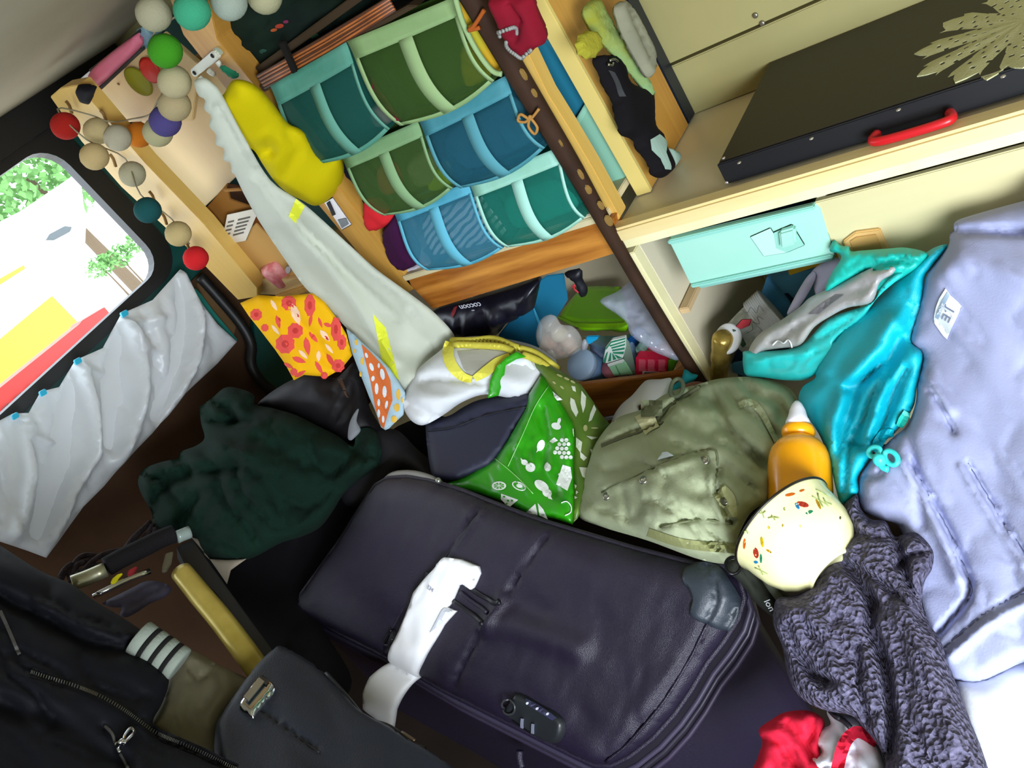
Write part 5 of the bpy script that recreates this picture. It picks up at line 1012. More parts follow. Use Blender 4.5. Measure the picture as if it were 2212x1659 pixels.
for (x, y) in ((1521, 995), (1391, 1037), (1311, 1072), (1567, 1082)): snap(x, y, .0068 if x == 1521 else .0055)
strip('webbing_loop', r1((600, 1420), (640, 1470), (660, 1560)), [34, 38, 30], bp, KHL, bp.obj, .005); snap(1567, 1082, .0055)
strip('tan_tab', r1((195, 1090), (230, 1070), (275, 1050)), [46, 42, 40], bp, mat('tan_tab', '#b9b68c', .8), bp.obj, .008)
strip('back_flap', r1((200, 1000), (310, 1000)), [36, 34], bp, mat('khaki_dark', '#6f7357', .9), bp.obj, .012)
strip('shoulder_strap', r1((700, 985), (760, 970), (810, 1010), (850, 1080), (895, 1170)), [14, 16, 14, 12, 10], bp, mat('strap_light', '#9aa07c', .85), bp.obj, .010)
tube('lid_edge', r1((0, 1190), (120, 1150), (230, 1110), (310, 1075)), bp, .003, mat('edge_khaki', '#5e6049', .9), bp.obj, .006, seg=6)
tube('zip_cord', r1((295, 1085), (290, 1050), (350, 990), (440, 930), (500, 890)), bp, .004, mat('edge_khaki', '#5e6049', .9), bp.obj, .004, seg=6)
decal('tissue', r1((283, 1265), (310, 1225), (335, 1222), (368, 1242), (330, 1252)), bp, mat('tissue_white', '#d8e2f2', .8), bp.obj, .004, 6)
strip('lower_web', [(1400, 1150), (1480, 1175), (1590, 1185)], [18, 20, 22], bp, mat('khaki_dark2', '#7d8054', .9), bp.obj, .002)
tube3('ring_loop', [bp.surf.P([x], [y], .03)[0] for x, y in circ(1462, 838, 13, 20, 12, 15)], .0035, mat('olive_loop', '#59604a', .8), bp.obj, 6, True)
cl('black_straps', [(1596, 1190), (1640, 1235), (1690, 1275), (1720, 1300), (1690, 1340), (1640, 1310), (1600, 1260), (1570, 1225)], Surf(ctrl=[(1600, 1210, 1.0), (1700, 1300, .97), (1640, 1300, .97)]), mat('khaki_black', '#2e3129', .85, '#23251f', 10), 'dark olive straps and buckles lying between the suitcase corner and the enamel bowl', 'straps', H=.02, R=18, T=.05, step=8, wr=[(.008, 14, 50, 55, 3, 'v')])
o = bpy.data.objects['black_straps']
tube('d_ring', circ(1583, 1222, 16, 18, 12), Flat(Surf(ctrl=[(1600, 1210, .97), (1700, 1300, .94), (1640, 1300, .94)]), .01), .0022, mat('black_ring', '#15151a', .3, metal=.6), o, seg=6, closed=True)
tube('strap_web', [(1640, 1222), (1665, 1265), (1700, 1310)], Flat(Surf(ctrl=[(1600, 1210, .98), (1700, 1300, .95), (1640, 1300, .95)]), .02), .006, mat('strap_web', '#4a4e41', .85), o, seg=6)
text('lettering', 'lon', (1662, 1308), (1668, 1318), Flat(Surf(ctrl=[(1600, 1210, .96), (1700, 1300, .93), (1640, 1300, .93)])), .011, mat('grey_letter', '#a9adb5', .7), o, .012)
# ---- big dark suitcase
SUI = mat('aubergine_polyester', '#1a1228', .46, '#150e20', 5, weave=.35, bs=900, spec=.55); SUD = mat('suitcase_dark', '#141019', .55)
PIP = mat('rubber_piping', '#332d40', .5); GRD = mat('corner_rubber', '#2b323a', .45, bump=.2, bs=500)
lidS = Surf(ctrl=[(800, 1005, 1.473), (640, 1310, 1.473), (1600, 1250, 1.005), (1370, 1680, 1.055)]); lidS.res = None; lidS.soft = False
sc_ = root('suitcase', lidS.P(1050, 1350)-np.array([0, 0, .25]), 'large dark aubergine fabric suitcase with white luggage tag lying in the middle of the heap', 'suitcase')
lid_o = [(812, 1048), (840, 1032), (880, 1030), (930, 1038), (1000, 1060), (1075, 1090), (1160, 1122), (1260, 1152), (1370, 1185), (1500, 1218), (1560, 1222), (1595, 1250), (1606, 1290), (1592, 1335), (1560, 1385), (1525, 1430), (1490, 1490), (1455, 1540), (1410, 1590), (1360, 1630), (1320, 1650), (1285, 1650), (1250, 1635), (1100, 1560), (960, 1490), (830, 1415), (720, 1360), (662, 1330), (648, 1308), (652, 1282), (690, 1230), (740, 1160), (780, 1095)]
lidC = Cloth('lid', lid_o, lidS, SUI, H=.030, R=70, T=.004, step=10, smooth=False, parent=sc_,
    folds=[(r3((930, 195), (760, 430), (640, 560), (500, 810)), 4, -.006), (r3((945, 205), (775, 440)), 6, .004), (r3((1240, 290), (1080, 510), (960, 690), (780, 985)), 5, -.007), (r3((1030, 580), (960, 720)), 12, .012), (r3((1000, 690), (1200, 740), (1350, 800)), 30, .012), (r3((850, 880), (800, 960)), 20, -.004), (r3((1900, 690), (1800, 890), (1680, 1060), (1500, 1260)), 5, -.006), (r3((1760, 890), (1640, 1050)), 24, .006)], wr=[(.003, 60, 140, 40, 5, 's'), (.0012, 20, 60, 110, 8, 's')])
# body: rings extruded below the lid outline
lo = resample(lid_o, 12); base = lidS.P(lo[:, 0], lo[:, 1], np.zeros(len(lo))); cen = base.mean(0)
DN = np.array([-.05, -.05, -.99])
def bandring(name, a0, a1, e0, e1, m, smooth=True):
    A = cen+(base-cen)*(1+e0)+DN*a0; B = cen+(base-cen)*(1+e1)+DN*a1; n = len(A)
    return link(name, np.vstack([A, B]), [(i, (i+1) % n, (i+1) % n+n, i+n) for i in range(n)], m, sc_, smooth=smooth)
bandring('zip_gusset', .002, .030, .0, -.006, SUD); bandring('zip_tape', .030, .042, -.004, -.004, mat('zip_tape', '#242029', .6, '#17141c', 60)); bandring('gusset', .042, .056, -.008, -.008, SUD); bandring('body_side', .056, .32, -.006, .012, SUI)
A = cen+(base-cen)*1.004+DN*.32; link('body_bottom', A, [tuple(range(len(A)))], SUI, sc_)
for nm, dd, ee, rr, mm in (('piping', .001, .003, .0045, SUI), ('piping', .026, .016, .0042, PIP), ('zipper', .036, .020, .0035, mat('zip_teeth', '#34303c', .4, metal=.4)), ('piping', .054, .016, .0042, mat('piping_dark', '#2d2438', .5))):
    tube3(nm, cen+(base-cen)*(1+ee-(.014 if dd > .01 else 0))+DN*dd, rr, mm, sc_, 8, True, 1)
# outer pocket edge on lid (second layer) and end seam
def lst(pts): return r3(*pts)
tube('stitched_seam', lst([(1900, 690), (1800, 880), (1700, 1040), (1560, 1200), (1450, 1290)]), lidC, .0022, SUI, sc_, .003, seg=6)
tube('stitched_seam', lst([(935, 195), (760, 430), (640, 560), (480, 830)]), lidC, .0020, mat('zip_dark', '#1c1824', .5), sc_, .001, seg=6)
# corner guards
cg = Cloth('corner_guard', r3((1795, 455), (1835, 432), (1890, 432), (1940, 460), (1990, 520), (2020, 590), (2020, 660), (1985, 720), (1960, 728), (1910, 705), (1850, 670), (1832, 650), (1845, 600), (1840, 560), (1800, 515)), On(lidC), GRD, H=.007, R=10, T=.004, step=7, parent=sc_, edge0=.002, folds=[(r3((1880, 450), (1940, 520), (1950, 600), (1900, 700)), 4, -.008)])
for q, r_ in (((r3((372, 215), (420, 140), (480, 60), (560, 44), (640, 60), (700, 90))), .0062), ((r3((95, 625), (110, 560), (150, 490), (185, 452))), .0055), ((r3((90, 735), (130, 755), (190, 790))), .0055)):
    tube('edge_guard', q, Flat(lidS, -.004 if q[0][1] < 1200 else -.012), r_, mat('scuffed_rubber', '#77746f', .6), sc_, seg=8)
o = blob('rivet', lidS.P(952, 1039, .006), .0055, mat('snap_steel', '#a9aaa0', .25, metal=.9), sc_, 2)
# handle, tag, slider, lock
for q in (((872, 530), (940, 575), (1010, 605), (1032, 600)), ((820, 600), (880, 640), (950, 685), (975, 690))):
    tube('handle_bar', lst(q), lidC, .0042, mat('handle_black', '#121017', .45), sc_, .001, seg=8)
tube('handle_bar', lst([(850, 560), (910, 605), (980, 645)]), lidC, .0035, SUI, sc_, .002, seg=8)
WT = mat('tag_white', '#f4f5f8', .5)
tg_ = Cloth('luggage_tag', r3((800, 412), (860, 420), (935, 450), (940, 480), (905, 548), (870, 525), (845, 530), (820, 590), (800, 625), (835, 640), (780, 700), (730, 780), (680, 860), (630, 930), (595, 1010), (575, 1060), (562, 1135), (500, 1095), (448, 1055), (444, 990), (470, 920), (530, 840), (580, 760), (625, 660), (660, 560), (720, 480), (760, 430)), On(lidC), WT, H=.003, R=6, T=.002, step=7, smooth=False, parent=sc_, edge0=.010, folds=[(r3((560, 800), (700, 820)), 30, .006), (r3((700, 500), (820, 540)), 24, .005)])
text('tag_print', '234', r3((748, 545))[0], r3((765, 560))[0], tg_, .009, mat('faint_ink', '#9a9cab', .6), tg_.obj, .002)
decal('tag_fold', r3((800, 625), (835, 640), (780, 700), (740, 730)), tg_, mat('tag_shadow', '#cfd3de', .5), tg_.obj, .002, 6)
strip('zip_slider', lst([(585, 735), (545, 790)]), [22, 20], lidC, mat('slider_black', '#1a1a1e', .35, metal=.3), sc_, .006)
tube('slider_ring', lst([(560, 720), (535, 745), (520, 775), (545, 785), (570, 755)]), lidC, .0022, mat('slider_black', '#1a1a1e', .35, metal=.3), sc_, .010, seg=6)
strip('zip_slider', lst([(715, 480), (690, 520)]), [12, 12], lidC, mat('slider_black', '#1a1a1e', .35, metal=.3), sc_, .006)
LK = mat('lock_black', '#1e2124', .38)
lk = Cloth('combination_lock', r3((1085, 995), (1105, 990), (1140, 1005), (1200, 1040), (1260, 1070), (1298, 1110), (1290, 1165), (1260, 1200), (1215, 1208), (1160, 1185), (1100, 1140), (1060, 1110), (1035, 1080), (1045, 1050), (1070, 1020)), On(lidC), LK, H=.010, R=9, T=.002, step=6, parent=sc_, edge0=.001)
decal('dial_panel', r3((1140, 1008), (1250, 1068), (1278, 1090), (1262, 1100), (1200, 1060), (1150, 1032)), lk, mat('dial_panel', '#30304a', .3), lk.obj, .002, 6)
for (x, y) in ((1155, 1028), (1198, 1050), (1243, 1072)):
    decal('dial_number', circ(*r3((x, y))[0], 2.4, 2.8, 8), lk, mat('dial_white', '#cfd3e4', .5), lk.obj, .0032, 4)
for (x, y) in ((1125, 1115), (1168, 1138)):
    strip('dial_wheel', r3((x+6, y-22), (x-6, y+22)), [5, 6], lk, mat('dial_silver', '#a3a8c0', .3, metal=.6), lk.obj, .003, 5)
tube('key_ring', circ(*r3((1072, 1045))[0], 15, 16, 12), lk, .0018, mat('ring_dark', '#2c2e31', .3), lk.obj, .003, seg=6, closed=True)
strip('puller_slot', r3((1075, 1105), (1150, 1160)), [4, 4], lk, mat('slot_black', '#08080a', .5), lk.obj, .002, 5)
tube('side_handle', r3((1000, 1265), (1000, 1300), (1010, 1340)), Flat(lidS, -.03), .006, SUI, sc_, seg=8)

# ---- instrument case, bottom
IC = mat('tolex_black', '#131b2b', .5, '#0f1522', 6, bump=.35, bs=500, spec=.5)
ics = Surf(ctrl=[(600, 1412, 1.22), (440, 1700, .98), (960, 1690, .98), (720, 1500, 1.14)]); ics.soft = False
ic = Cloth('instrument_case', [(588, 1420), (605, 1411), (640, 1425), (700, 1465), (745, 1515), (790, 1560), (850, 1592), (900, 1625), (950, 1655), (1000, 1700), (960, 1740), (500, 1740), (478, 1690), (466, 1640), (464, 1590), (500, 1530), (545, 1465)], ics, IC, H=.03, R=26, T=.12, step=10, wr=[(.003, 60, 120, 40, 4, 's')], folds=[(r4((1690, 1385), (2050, 1650)), 3, -.006)])
tag(ic.obj, 'black leathercloth instrument case with chrome latch at the bottom edge', 'case')
CHR = mat('chrome', '#c9cdd0', .15, metal=1)
lt = Cloth('latch', r4((1545, 1390), (1580, 1310), (1680, 1190), (1715, 1190), (1775, 1240), (1775, 1290), (1660, 1430), (1630, 1450), (1590, 1430)), ics, CHR, H=.008, R=7, T=.002, step=5, parent=ic.obj, edge0=.028)
decal('latch_window', r4((1690, 1205), (1745, 1240), (1725, 1270), (1675, 1235)), lt, mat('latch_dark', '#221c1c', .4), lt.obj, .002, 4)
strip('latch_lever', r4((1700, 1245), (1600, 1370)), [14, 14], lt, mat('chrome_satin', '#aeb4b4', .3, metal=1), lt.obj, .005, 4)
tube('case_seam', r4((1690, 1385), (1800, 1470), (1920, 1560), (2060, 1670)), ic, .0016, mat('seam_black', '#050506', .6), ic.obj, .001, seg=5)
tube('case_edge', r3((215, 975), (300, 1055), (380, 1125), (470, 1180), (560, 1230), (640, 1285)), ic, .0035, mat('edge_binding', '#0d1015', .5), ic.obj, .002, seg=6)
tube('case_clip', r3((540, 1225), (560, 1245), (600, 1270)), ic, .0022, mat('binding_brass', '#5a4a35', .4, metal=.6), ic.obj, .004, seg=5)

# ---- enamel bowl and orange bottle
OR = mat('orange_plastic', '#ffac00', .3, spec=.6, coat=.3); WHS = mat('spout_white', '#eeeaf2', .4)
p0 = cam_t(1729, 1075, 1.0); p1 = cam_t(1724, 930, 1.045); ax = p1-p0; Lb = np.linalg.norm(ax); kk = 1.0/FPX
ob = root('orange_bottle', p0, 'orange plastic squeeze bottle with white spout behind the enamel bowl', 'bottle')
R_ = 67*kk
lathe('bottle_body', [(0, -.05), (R_*.96, -.05), (R_, -.045), (R_, Lb*.45), (R_*.97, Lb*.58), (R_*.88, Lb*.70), (R_*.70, Lb*.80), (R_*.50, Lb*.86), (R_*.45, Lb*.90), (0, Lb*.90)], p0, ax, OR, ob, 48)
lathe('neck_ring', [(R_*.42, Lb*.88), (R_*.50, Lb*.91), (R_*.54, Lb*.96), (R_*.52, Lb*1.02), (R_*.46, Lb*1.06), (0, Lb*1.06)], p0, ax, OR, ob, 40)
lathe('spout', [(R_*.50, Lb*1.03), (R_*.50, Lb*1.12), (R_*.40, Lb*1.20), (R_*.34, Lb*1.30), (R_*.22, Lb*1.40), (R_*.12, Lb*1.45), (0, Lb*1.46)], p0, ax, WHS, ob, 20, squash=(1, .8))
EN = mat('cream_enamel', '#f2eeb0', .12, spec=.7, coat=.6); ENR = mat('enamel_rim', '#17120f', .3)
axb = .72*(170*RT-190*UP)/255-.69*FW; axb /= np.linalg.norm(axb)
rc = cam_t(1690, 1133, .95); Rb = 126*.95/FPX
eb = root('enamel_bowl', rc+axb*.04, 'cream enamel bowl with dark rim turned upside down against the orange bottle', 'bowl')
prof = [(Rb*.90, .012), (Rb*.99, .001), (Rb*1.01, 0), (Rb*1.01, .003), (Rb*.965, .010), (Rb*.95, .022), (Rb*.90, .040), (Rb*.78, .058), (Rb*.62, .070), (Rb*.50, .075), (Rb*.47, .078), (Rb*.47, .082), (Rb*.43, .082), (Rb*.42, .077), (0, .075)]
lathe('bowl_wall', prof, rc, axb, EN, eb, 64)
th = np.linspace(0, 2*math.pi, 60, endpoint=False); ra = np.cross(axb, (0.31, .77, .1)); ra /= np.linalg.norm(ra); rb2 = np.cross(axb, ra)
tube3('rim', [rc+Rb*1.01*(ra*math.cos(t)+rb2*math.sin(t)) for t in th], .0016, ENR, eb, 8, True, 1)
def onbowl(x, y):          # point of the bowl wall under a photo pixel
    r = ray(x, y); r = r/np.linalg.norm(r); o_ = np.array([0, 0, ZO])
    for t in np.arange(.75, 1.3, .0015):
        q = o_+r*t; d = q-rc; hgt = d@axb; rad = np.linalg.norm(d-hgt*axb)
        if 0 <= hgt <= .079:
            pr = np.interp(hgt, [0, .003, .010, .022, .040, .058, .070, .075, .079], [Rb*1.01, Rb*1.01, Rb*.965, Rb*.95, Rb*.90, Rb*.78, Rb*.62, Rb*.50, Rb*.1])
            if rad <= pr: return q-r*.0012
    return None
class BowlHost:
    n = axb
    def P(s, x, y, dh=0.0):
        return np.array([(lambda q: q if q is not None else cam_t(a, b, .9))(onbowl(a, b)) for a, b in zip(np.ravel(x), np.ravel(y))])
BH = BowlHost()
for (x, y, a, b, g, c) in ((590, 225, 34, 15, 15, '#c8452f'), (560, 235, 20, 9, 60, '#2f9ad0'), (625, 268, 22, 9, -20, '#2f9e78'), (675, 225, 30, 8, 65, '#cfa21e'), (520, 172, 30, 9, -12, '#d9761f'), (585, 150, 16, 6, -20, '#d9761f'), (335, 490, 15, 30, -10, '#c8452f'), (362, 520, 7, 26, 0, '#2f9e78'), (335, 540, 12, 8, 0, '#2f9ad0'), (368, 430, 9, 30, -8, '#dcc41c'), (272, 440, 8, 30, 5, '#d9761f'), (405, 480, 18, 6, 30, '#cfa21e')):
    decal('printed_petal', circ(*r2((x, y))[0], a/2.517, b/2.517, 10, g), BH, mat('petal'+c, c, .4), eb, 0, 5, thick=0)
LG = mat('print_sprig', '#8f9f5a', .5)
for q in (((360, 250), (372, 275), (380, 300)), ((355, 272), (372, 275), (388, 262)), ((400, 300), (430, 296), (460, 300)), ((420, 285), (430, 297), (440, 312)), ((640, 180), (680, 205), (730, 235)), ((670, 165), (680, 205), (700, 240)), ((700, 190), (715, 215), (745, 225)), ((330, 570), (365, 585), (400, 605)), ((350, 560), (365, 585), (372, 605)), ((270, 375), (285, 368), (292, 385)), ((660, 145), (690, 160), (720, 180))):
    tube('printed_sprig', r2(*q), BH, .0009, LG, eb, seg=4, sub=3)
for (x, y, c) in ((480, 340, '#d9c84a'), (793, 298, '#7a7a4a'), (490, 250, '#a8b060'), (405, 352, '#d9c84a'), (575, 345, '#e0d48a')):
    decal('printed_petal', circ(*r2((x, y))[0], 2.6, 3.8, 7), BH, mat('petal'+c, c, .5), eb, 0, 3, thick=0)

# ---- teal windbreaker
TE = mat('teal_nylon', '#00b4c6', .45, '#00a8bc', 8, weave=.25, bs=1100, spec=.5); TEL = mat('teal_lining', '#2bcfc9', .45, '#22c0bd', 8)
tjs = Surf(ctrl=[(1735, 835, 1.12), (1800, 700, 1.10), (2040, 540, .965), (1830, 1080, .96), (1965, 880, .96), (1900, 700, 1.03)])
tj = Cloth('teal_windbreaker', r1((1772, 168), (1690, 280), (1655, 330), (1632, 480), (1580, 650), (1642, 722), (1612, 900), (1592, 1000), (1500, 1128), (1402, 1190), (1380, 1250), (1312, 1350), (1312, 1430), (1232, 1492), (1200, 1420), (1168, 1280), (1120, 1150), (1058, 1050), (1008, 960), (1030, 890), (1092, 845), (1100, 790), (1200, 630), (1400, 430), (1490, 340), (1600, 250), (1700, 178)), tjs, TE, H=.03, R=34, T=.05, step=8,
    folds=[(r1((1520, 640), (1460, 760), (1340, 850), (1250, 900)), 10, -.022), (r1((1600, 480), (1560, 640), (1460, 830), (1380, 950), (1330, 1100), (1320, 1180)), 11, -.018), (r1((1420, 760), (1300, 920), (1250, 1080), (1190, 1300)), 11, -.018), (r1((1300, 1100), (1260, 1250), (1240, 1450)), 8, -.018), (r1((1560, 800), (1500, 900), (1440, 1100), (1400, 1180)), 9, -.018), (r1((1230, 920), (1180, 1080), (1190, 1280)), 14, .018), (r1((1480, 560), (1400, 700), (1280, 830)), 22, .022), (r1((1450, 860), (1400, 1000), (1360, 1150)), 12, .02), (r1((1280, 1180), (1330, 1200), (1400, 1150)), 7, -.014)], wr=[(.004, 26, 110, 118, 5, 'v')])
tag(tj.obj, 'bright teal windbreaker jacket draped from the cabinet over the heap', 'jacket')
hood = Cloth('hood_back', zj((770, 72), (800, -5), (850, 35), (905, 40), (925, 75), (1000, 70), (1200, 55), (1320, 50), (1470, 92), (1400, 190), (1250, 290), (1120, 360), (1080, 330), (1060, 215), (880, 290), (740, 360), (780, 240), (850, 130), (830, 90)), Surf(ctrl=[(1800, 530, 1.09), (2000, 548, .97), (1790, 620, 1.08), (1900, 610, 1.02)]), mat('teal_shell_up', '#12bfae', .5, '#0fa99c', 12), H=.016, R=16, T=.012, step=7, parent=tj.obj, folds=[(zj((1120, 130), (1250, 100), (1400, 130)), 5, .012), (zj((1100, 180), (1260, 130), (1380, 160)), 5, -.010), (zj((1130, 220), (1280, 180)), 5, .010)], wr=[(.005, 10, 40, 160, 3, 'v')])
hf = Cloth('hood_front', zj((148, 830), (165, 790), (330, 790), (560, 750), (760, 560), (980, 480), (1090, 430), (1140, 330), (1240, 240), (1290, 250), (1120, 400), (1000, 560), (830, 700), (800, 800), (730, 890), (620, 990), (460, 1000), (300, 980), (175, 965), (150, 900)), Surf(ctrl=[(1608, 790, 1.24), (1750, 818, 1.12), (1810, 700, 1.08), (1930, 600, .99)]), TEL, H=.016, R=14, T=.02, step=7, parent=tj.obj, folds=[(zj((230, 870), (400, 830), (600, 800)), 8, .01), (zj((600, 740), (800, 640), (1000, 500)), 5, -.01)], wr=[(.004, 10, 50, 150, 4, 'v')])
GB = mat('grey_film', '#a9a7ae', .35, '#9a988f', 7, spec=.6)
gbg = Cloth('grey_mesh_bag', zj((185, 825), (200, 760), (245, 690), (300, 640), (420, 570), (560, 470), (640, 400), (860, 300), (1060, 200), (1090, 215), (1240, 180), (1220, 240), (1130, 300), (1070, 440), (900, 480), (780, 540), (660, 620), (560, 745), (420, 770), (300, 790), (240, 835)), Surf(ctrl=[(1615, 765, 1.235), (1700, 680, 1.16), (1880, 590, 1.02), (1860, 650, 1.03)]), GB, H=.012, R=14, T=.01, step=7, folds=[(zj((430, 575), (700, 400), (1000, 240)), 4, -.006), (zj((240, 800), (330, 680), (500, 590)), 6, .010), (zj((560, 720), (620, 620), (760, 540), (1000, 440), (1110, 330)), 8, .012), (zj((330, 740), (430, 700), (540, 600)), 5, -.008)], wr=[(.004, 12, 60, 145, 4, 'v')])
tag(gbg.obj, 'crumpled grey-white plastic bag with dark print lying in the teal hood', 'bag')
decal('dark_print', zj((618, 525), (700, 462), (810, 385), (870, 385), (780, 450), (690, 525)), gbg, mat('dark_print', '#6d6a70', .5), gbg.obj, .0015, 7)
tube('print_scribble', zj((360, 750), (400, 715), (440, 735), (470, 710), (490, 730), (500, 765)), gbg, .0012, mat('print_white', '#d9dadf', .5), gbg.obj, .002, seg=5)
CT = mat('cord_teal', '#39d3cf', .4)
c_t = Surf(ctrl=[(1880, 950, .94), (1950, 1000, .90), (1900, 1020, .92)])
tube('cord_loop', circ(1889, 976, 13, 10, 12, -20), Flat(c_t, .012), .003, CT, tj.obj, seg=8, closed=True); tube('cord_loop', circ(1925, 989, 17, 12, 14, 50), Flat(c_t, .012), .003, CT, tj.obj, seg=8, closed=True)
blob('cord_stopper', c_t.P(1900, 994, .018), .0075, CT, tj.obj, 2, (1, 1, 1.2))
tube('cord_end', [(1897, 990), (1905, 1008), (1918, 1014)], Flat(c_t, .010), .004, CT, tj.obj, seg=6)
strip('velcro_tab', [(1960, 890), (1950, 908), (1942, 922)], [16, 20, 14], tj, mat('tab_teal', '#1fae9f', .5), tj.obj, .006)
strip('drawcord_channel', zj((1230, 1380), (1160, 1390), (1110, 1470), (1130, 1500)), [14, 24, 24, 20], tj, TE, tj.obj, .006)

# ---- lavender-grey sweatshirt, bedding
LV = mat('lavender_grey_cotton', '#a0a5c6', .9, '#989dbe', 4, bump=.15, bs=400)
lvs = Surf(ctrl=[(2062, 485, .96), (2240, 440, .90), (1870, 1080, .95), (1980, 780, .97), (2212, 900, .86), (2110, 1440, .80), (2230, 1400, .77)])
lv = Cloth('lavender_sweatshirt', r1((1800, 90), (1810, 45), (1900, 10), (2161, -62), (2300, -90), (2300, 2280), (2161, 2300), (2050, 2350), (1920, 2410), (1777, 2375), (1680, 2210), (1600, 1995), (1570, 1850), (1560, 1720), (1540, 1640), (1500, 1590), (1400, 1560), (1335, 1525), (1310, 1440), (1325, 1340), (1390, 1250), (1490, 1150), (1560, 1090), (1605, 980), (1615, 880), (1640, 725), (1578, 650), (1625, 480), (1660, 330), (1700, 270), (1775, 165), (1780, 110)), lvs, LV, H=.03, R=40, T=.05, step=9,
    folds=[([(1969, 1000), (2008, 1067), (2056, 1159), (2096, 1258), (2092, 1294), (2028, 1369)], 7, -.022), ([(1950, 1000), (1990, 1070), (2036, 1165), (2070, 1250)], 12, .012), ([(2090, 1000), (2175, 1139), (2240, 1230)], 5, -.012), ([(2076, 1010), (2160, 1150), (2212, 1220)], 8, .007), (r1((1640, 850), (1740, 1000), (1800, 1120)), 6, -.016), (r1((1660, 840), (1780, 1010)), 12, .012), ([(2040, 1400), (2120, 1330), (2212, 1275)], 5, -.006), ([(2050, 1420), (2130, 1350), (2220, 1300)], 10, .010), (r1((1330, 1350), (1420, 1340), (1500, 1160)), 8, -.012), (r1((1760, 100), (1900, 90), (2161, 95)), 10, -.018), (r1((1780, 260), (1900, 250), (2161, 330)), 40, .014), (r1((1560, 1080), (1600, 1300), (1640, 1600)), 10, -.010)],
    wr=[(.007, 70, 220, 60, 5, 's'), (.0025, 30, 110, 50, 8, 'v')])
for q in ([(1969, 1000), (2008, 1067), (2056, 1159), (2096, 1258), (2092, 1294), (2028, 1369)], [(2090, 1000), (2175, 1139), (2240, 1230)], [(2040, 1400), (2120, 1330), (2225, 1272)]): tube('seam_line', q, lv, .0013, mat('lav_seam', '#686b88', .9), lv.obj, .0012, seg=5)
tag(lv.obj, 'large lavender-grey cotton sweatshirt hanging down the right side with a white woven tag', 'sweatshirt')
zt = lambda *p: zc(11.06, 1940, 600, *p)
lt_ = decal('woven_label', zt((1135, 255), (1250, 420), (1430, 575), (1520, 680), (1400, 960), (1290, 1180), (1170, 1475), (1080, 1390), (1000, 1280), (870, 1090), (855, 990), (860, 900), (900, 720), (980, 500)), lv, mat('label_white', '#f4f8fb', .6), lv.obj, .003, 5, thick=.002)
decal('label_band', zt((1180, 330), (1235, 425), (1130, 620), (1030, 830), (960, 1000), (890, 960), (930, 800), (1020, 590)), lv, mat('label_blue', '#9fb3cc', .6), lt_, .0042, 5)
class At:
    def __init__(s, host, x, y): q = host.P(np.array([x-14., x+14., x, x]), np.array([y, y, y-14., y+14.]), 0); s.host = host; n = np.cross(q[1]-q[0], q[3]-q[2]); n /= np.linalg.norm(n); s.n = n if n@(-FW) > 0 else -n
    def P(s, x, y, dh=0.0): return s.host.P(x, y, dh)
LTX = mat('label_text', '#7f8aa2', .6)
hA = At(lv, 2048, 682)
text('label_text', 'J.E', zt((1180, 880))[0], zt((1090, 1060))[0], hA, .0175, LTX, lt_, .0050)
text('label_text', 'ORIGINAL', zt((1060, 660))[0], zt((1000, 790))[0], hA, .0052, mat('label_white', '#f4f8fb', .6), lt_, .0052)
WB = mat('white_bedding', '#f3f6fb', .85, '#e6edf5', 3, bump=.1, bs=200)
wb = Cloth('white_pillow', [(2060, 1480), (2085, 1462), (2130, 1452), (2190, 1425), (2300, 1400), (2320, 1760), (2050, 1760), (2080, 1640)], Surf(ctrl=[(2080, 1470, .81), (2250, 1420, .80), (2120, 1700, .735)]), WB, H=.03, R=60, T=.08, step=14, wr=[(.008, 50, 160, 60, 3, 's')])
tag(wb.obj, 'overexposed white pillow in the bottom right corner', 'pillow')
# ---- knitted jumper
KN_ = mat('charcoal_wool', '#6e6a82', .97, '#312e3d', 190, weave=1.0, bs=170, bd=.006, vfac=.6)
kns = Surf(ctrl=[(1850, 1080, .94), (1700, 1330, .91), (1990, 1200, .86), (1720, 1500, .865), (2030, 1380, .80), (1900, 1680, .76), (2130, 1680, .715)])
kn = Cloth('knitted_jumper', r2((808, 240), (880, 168), (905, 250), (960, 305), (1040, 318), (1090, 395), (1200, 375), (1270, 430), (1302, 490), (1290, 580), (1250, 650), (1240, 760), (1282, 880), (1335, 960), (1385, 1100), (1435, 1230), (1500, 1400), (1560, 1550), (1610, 1700), (1640, 1760), (1060, 1760), (1040, 1640), (1000, 1540), (920, 1440), (850, 1372), (720, 1348), (610, 1300), (540, 1230), (500, 1120), (478, 1000), (430, 880), (430, 800), (455, 735), (560, 718), (640, 650), (700, 555), (765, 520), (762, 450), (830, 405), (862, 370), (828, 300)), kns, KN_, H=.04, R=40, T=.07, step=7,
    folds=[(r2((800, 530), (900, 640), (970, 760), (955, 880), (1010, 1000), (1040, 1150), (1070, 1400), (1060, 1600)), 12, -.035), (r2((1100, 420), (1130, 530), (1160, 650), (1250, 800)), 9, -.035), (r2((860, 560), (1000, 640), (1150, 760), (1240, 860)), 8, -.018), (r2((500, 900), (560, 1040), (640, 1150), (720, 1190)), 9, -.022), (r2((890, 1000), (890, 1200), (940, 1400)), 7, -.016), (r2((1100, 560), (1180, 500), (1260, 480)), 8, -.018), (r2((880, 390), (980, 400), (1080, 400)), 9, -.012), (r2((560, 780), (700, 900), (800, 1200)), 16, .014), (r2((1120, 800), (1250, 1100), (1400, 1500)), 30, .014)],
    wr=[(.007, 30, 110, 60, 5, 'v'), (.0026, 9, 11, 60, 8, 's')])
tag(kn.obj, 'dark grey marled chunky knitted jumper crumpled in front of the bowl and sweatshirt', 'jumper')
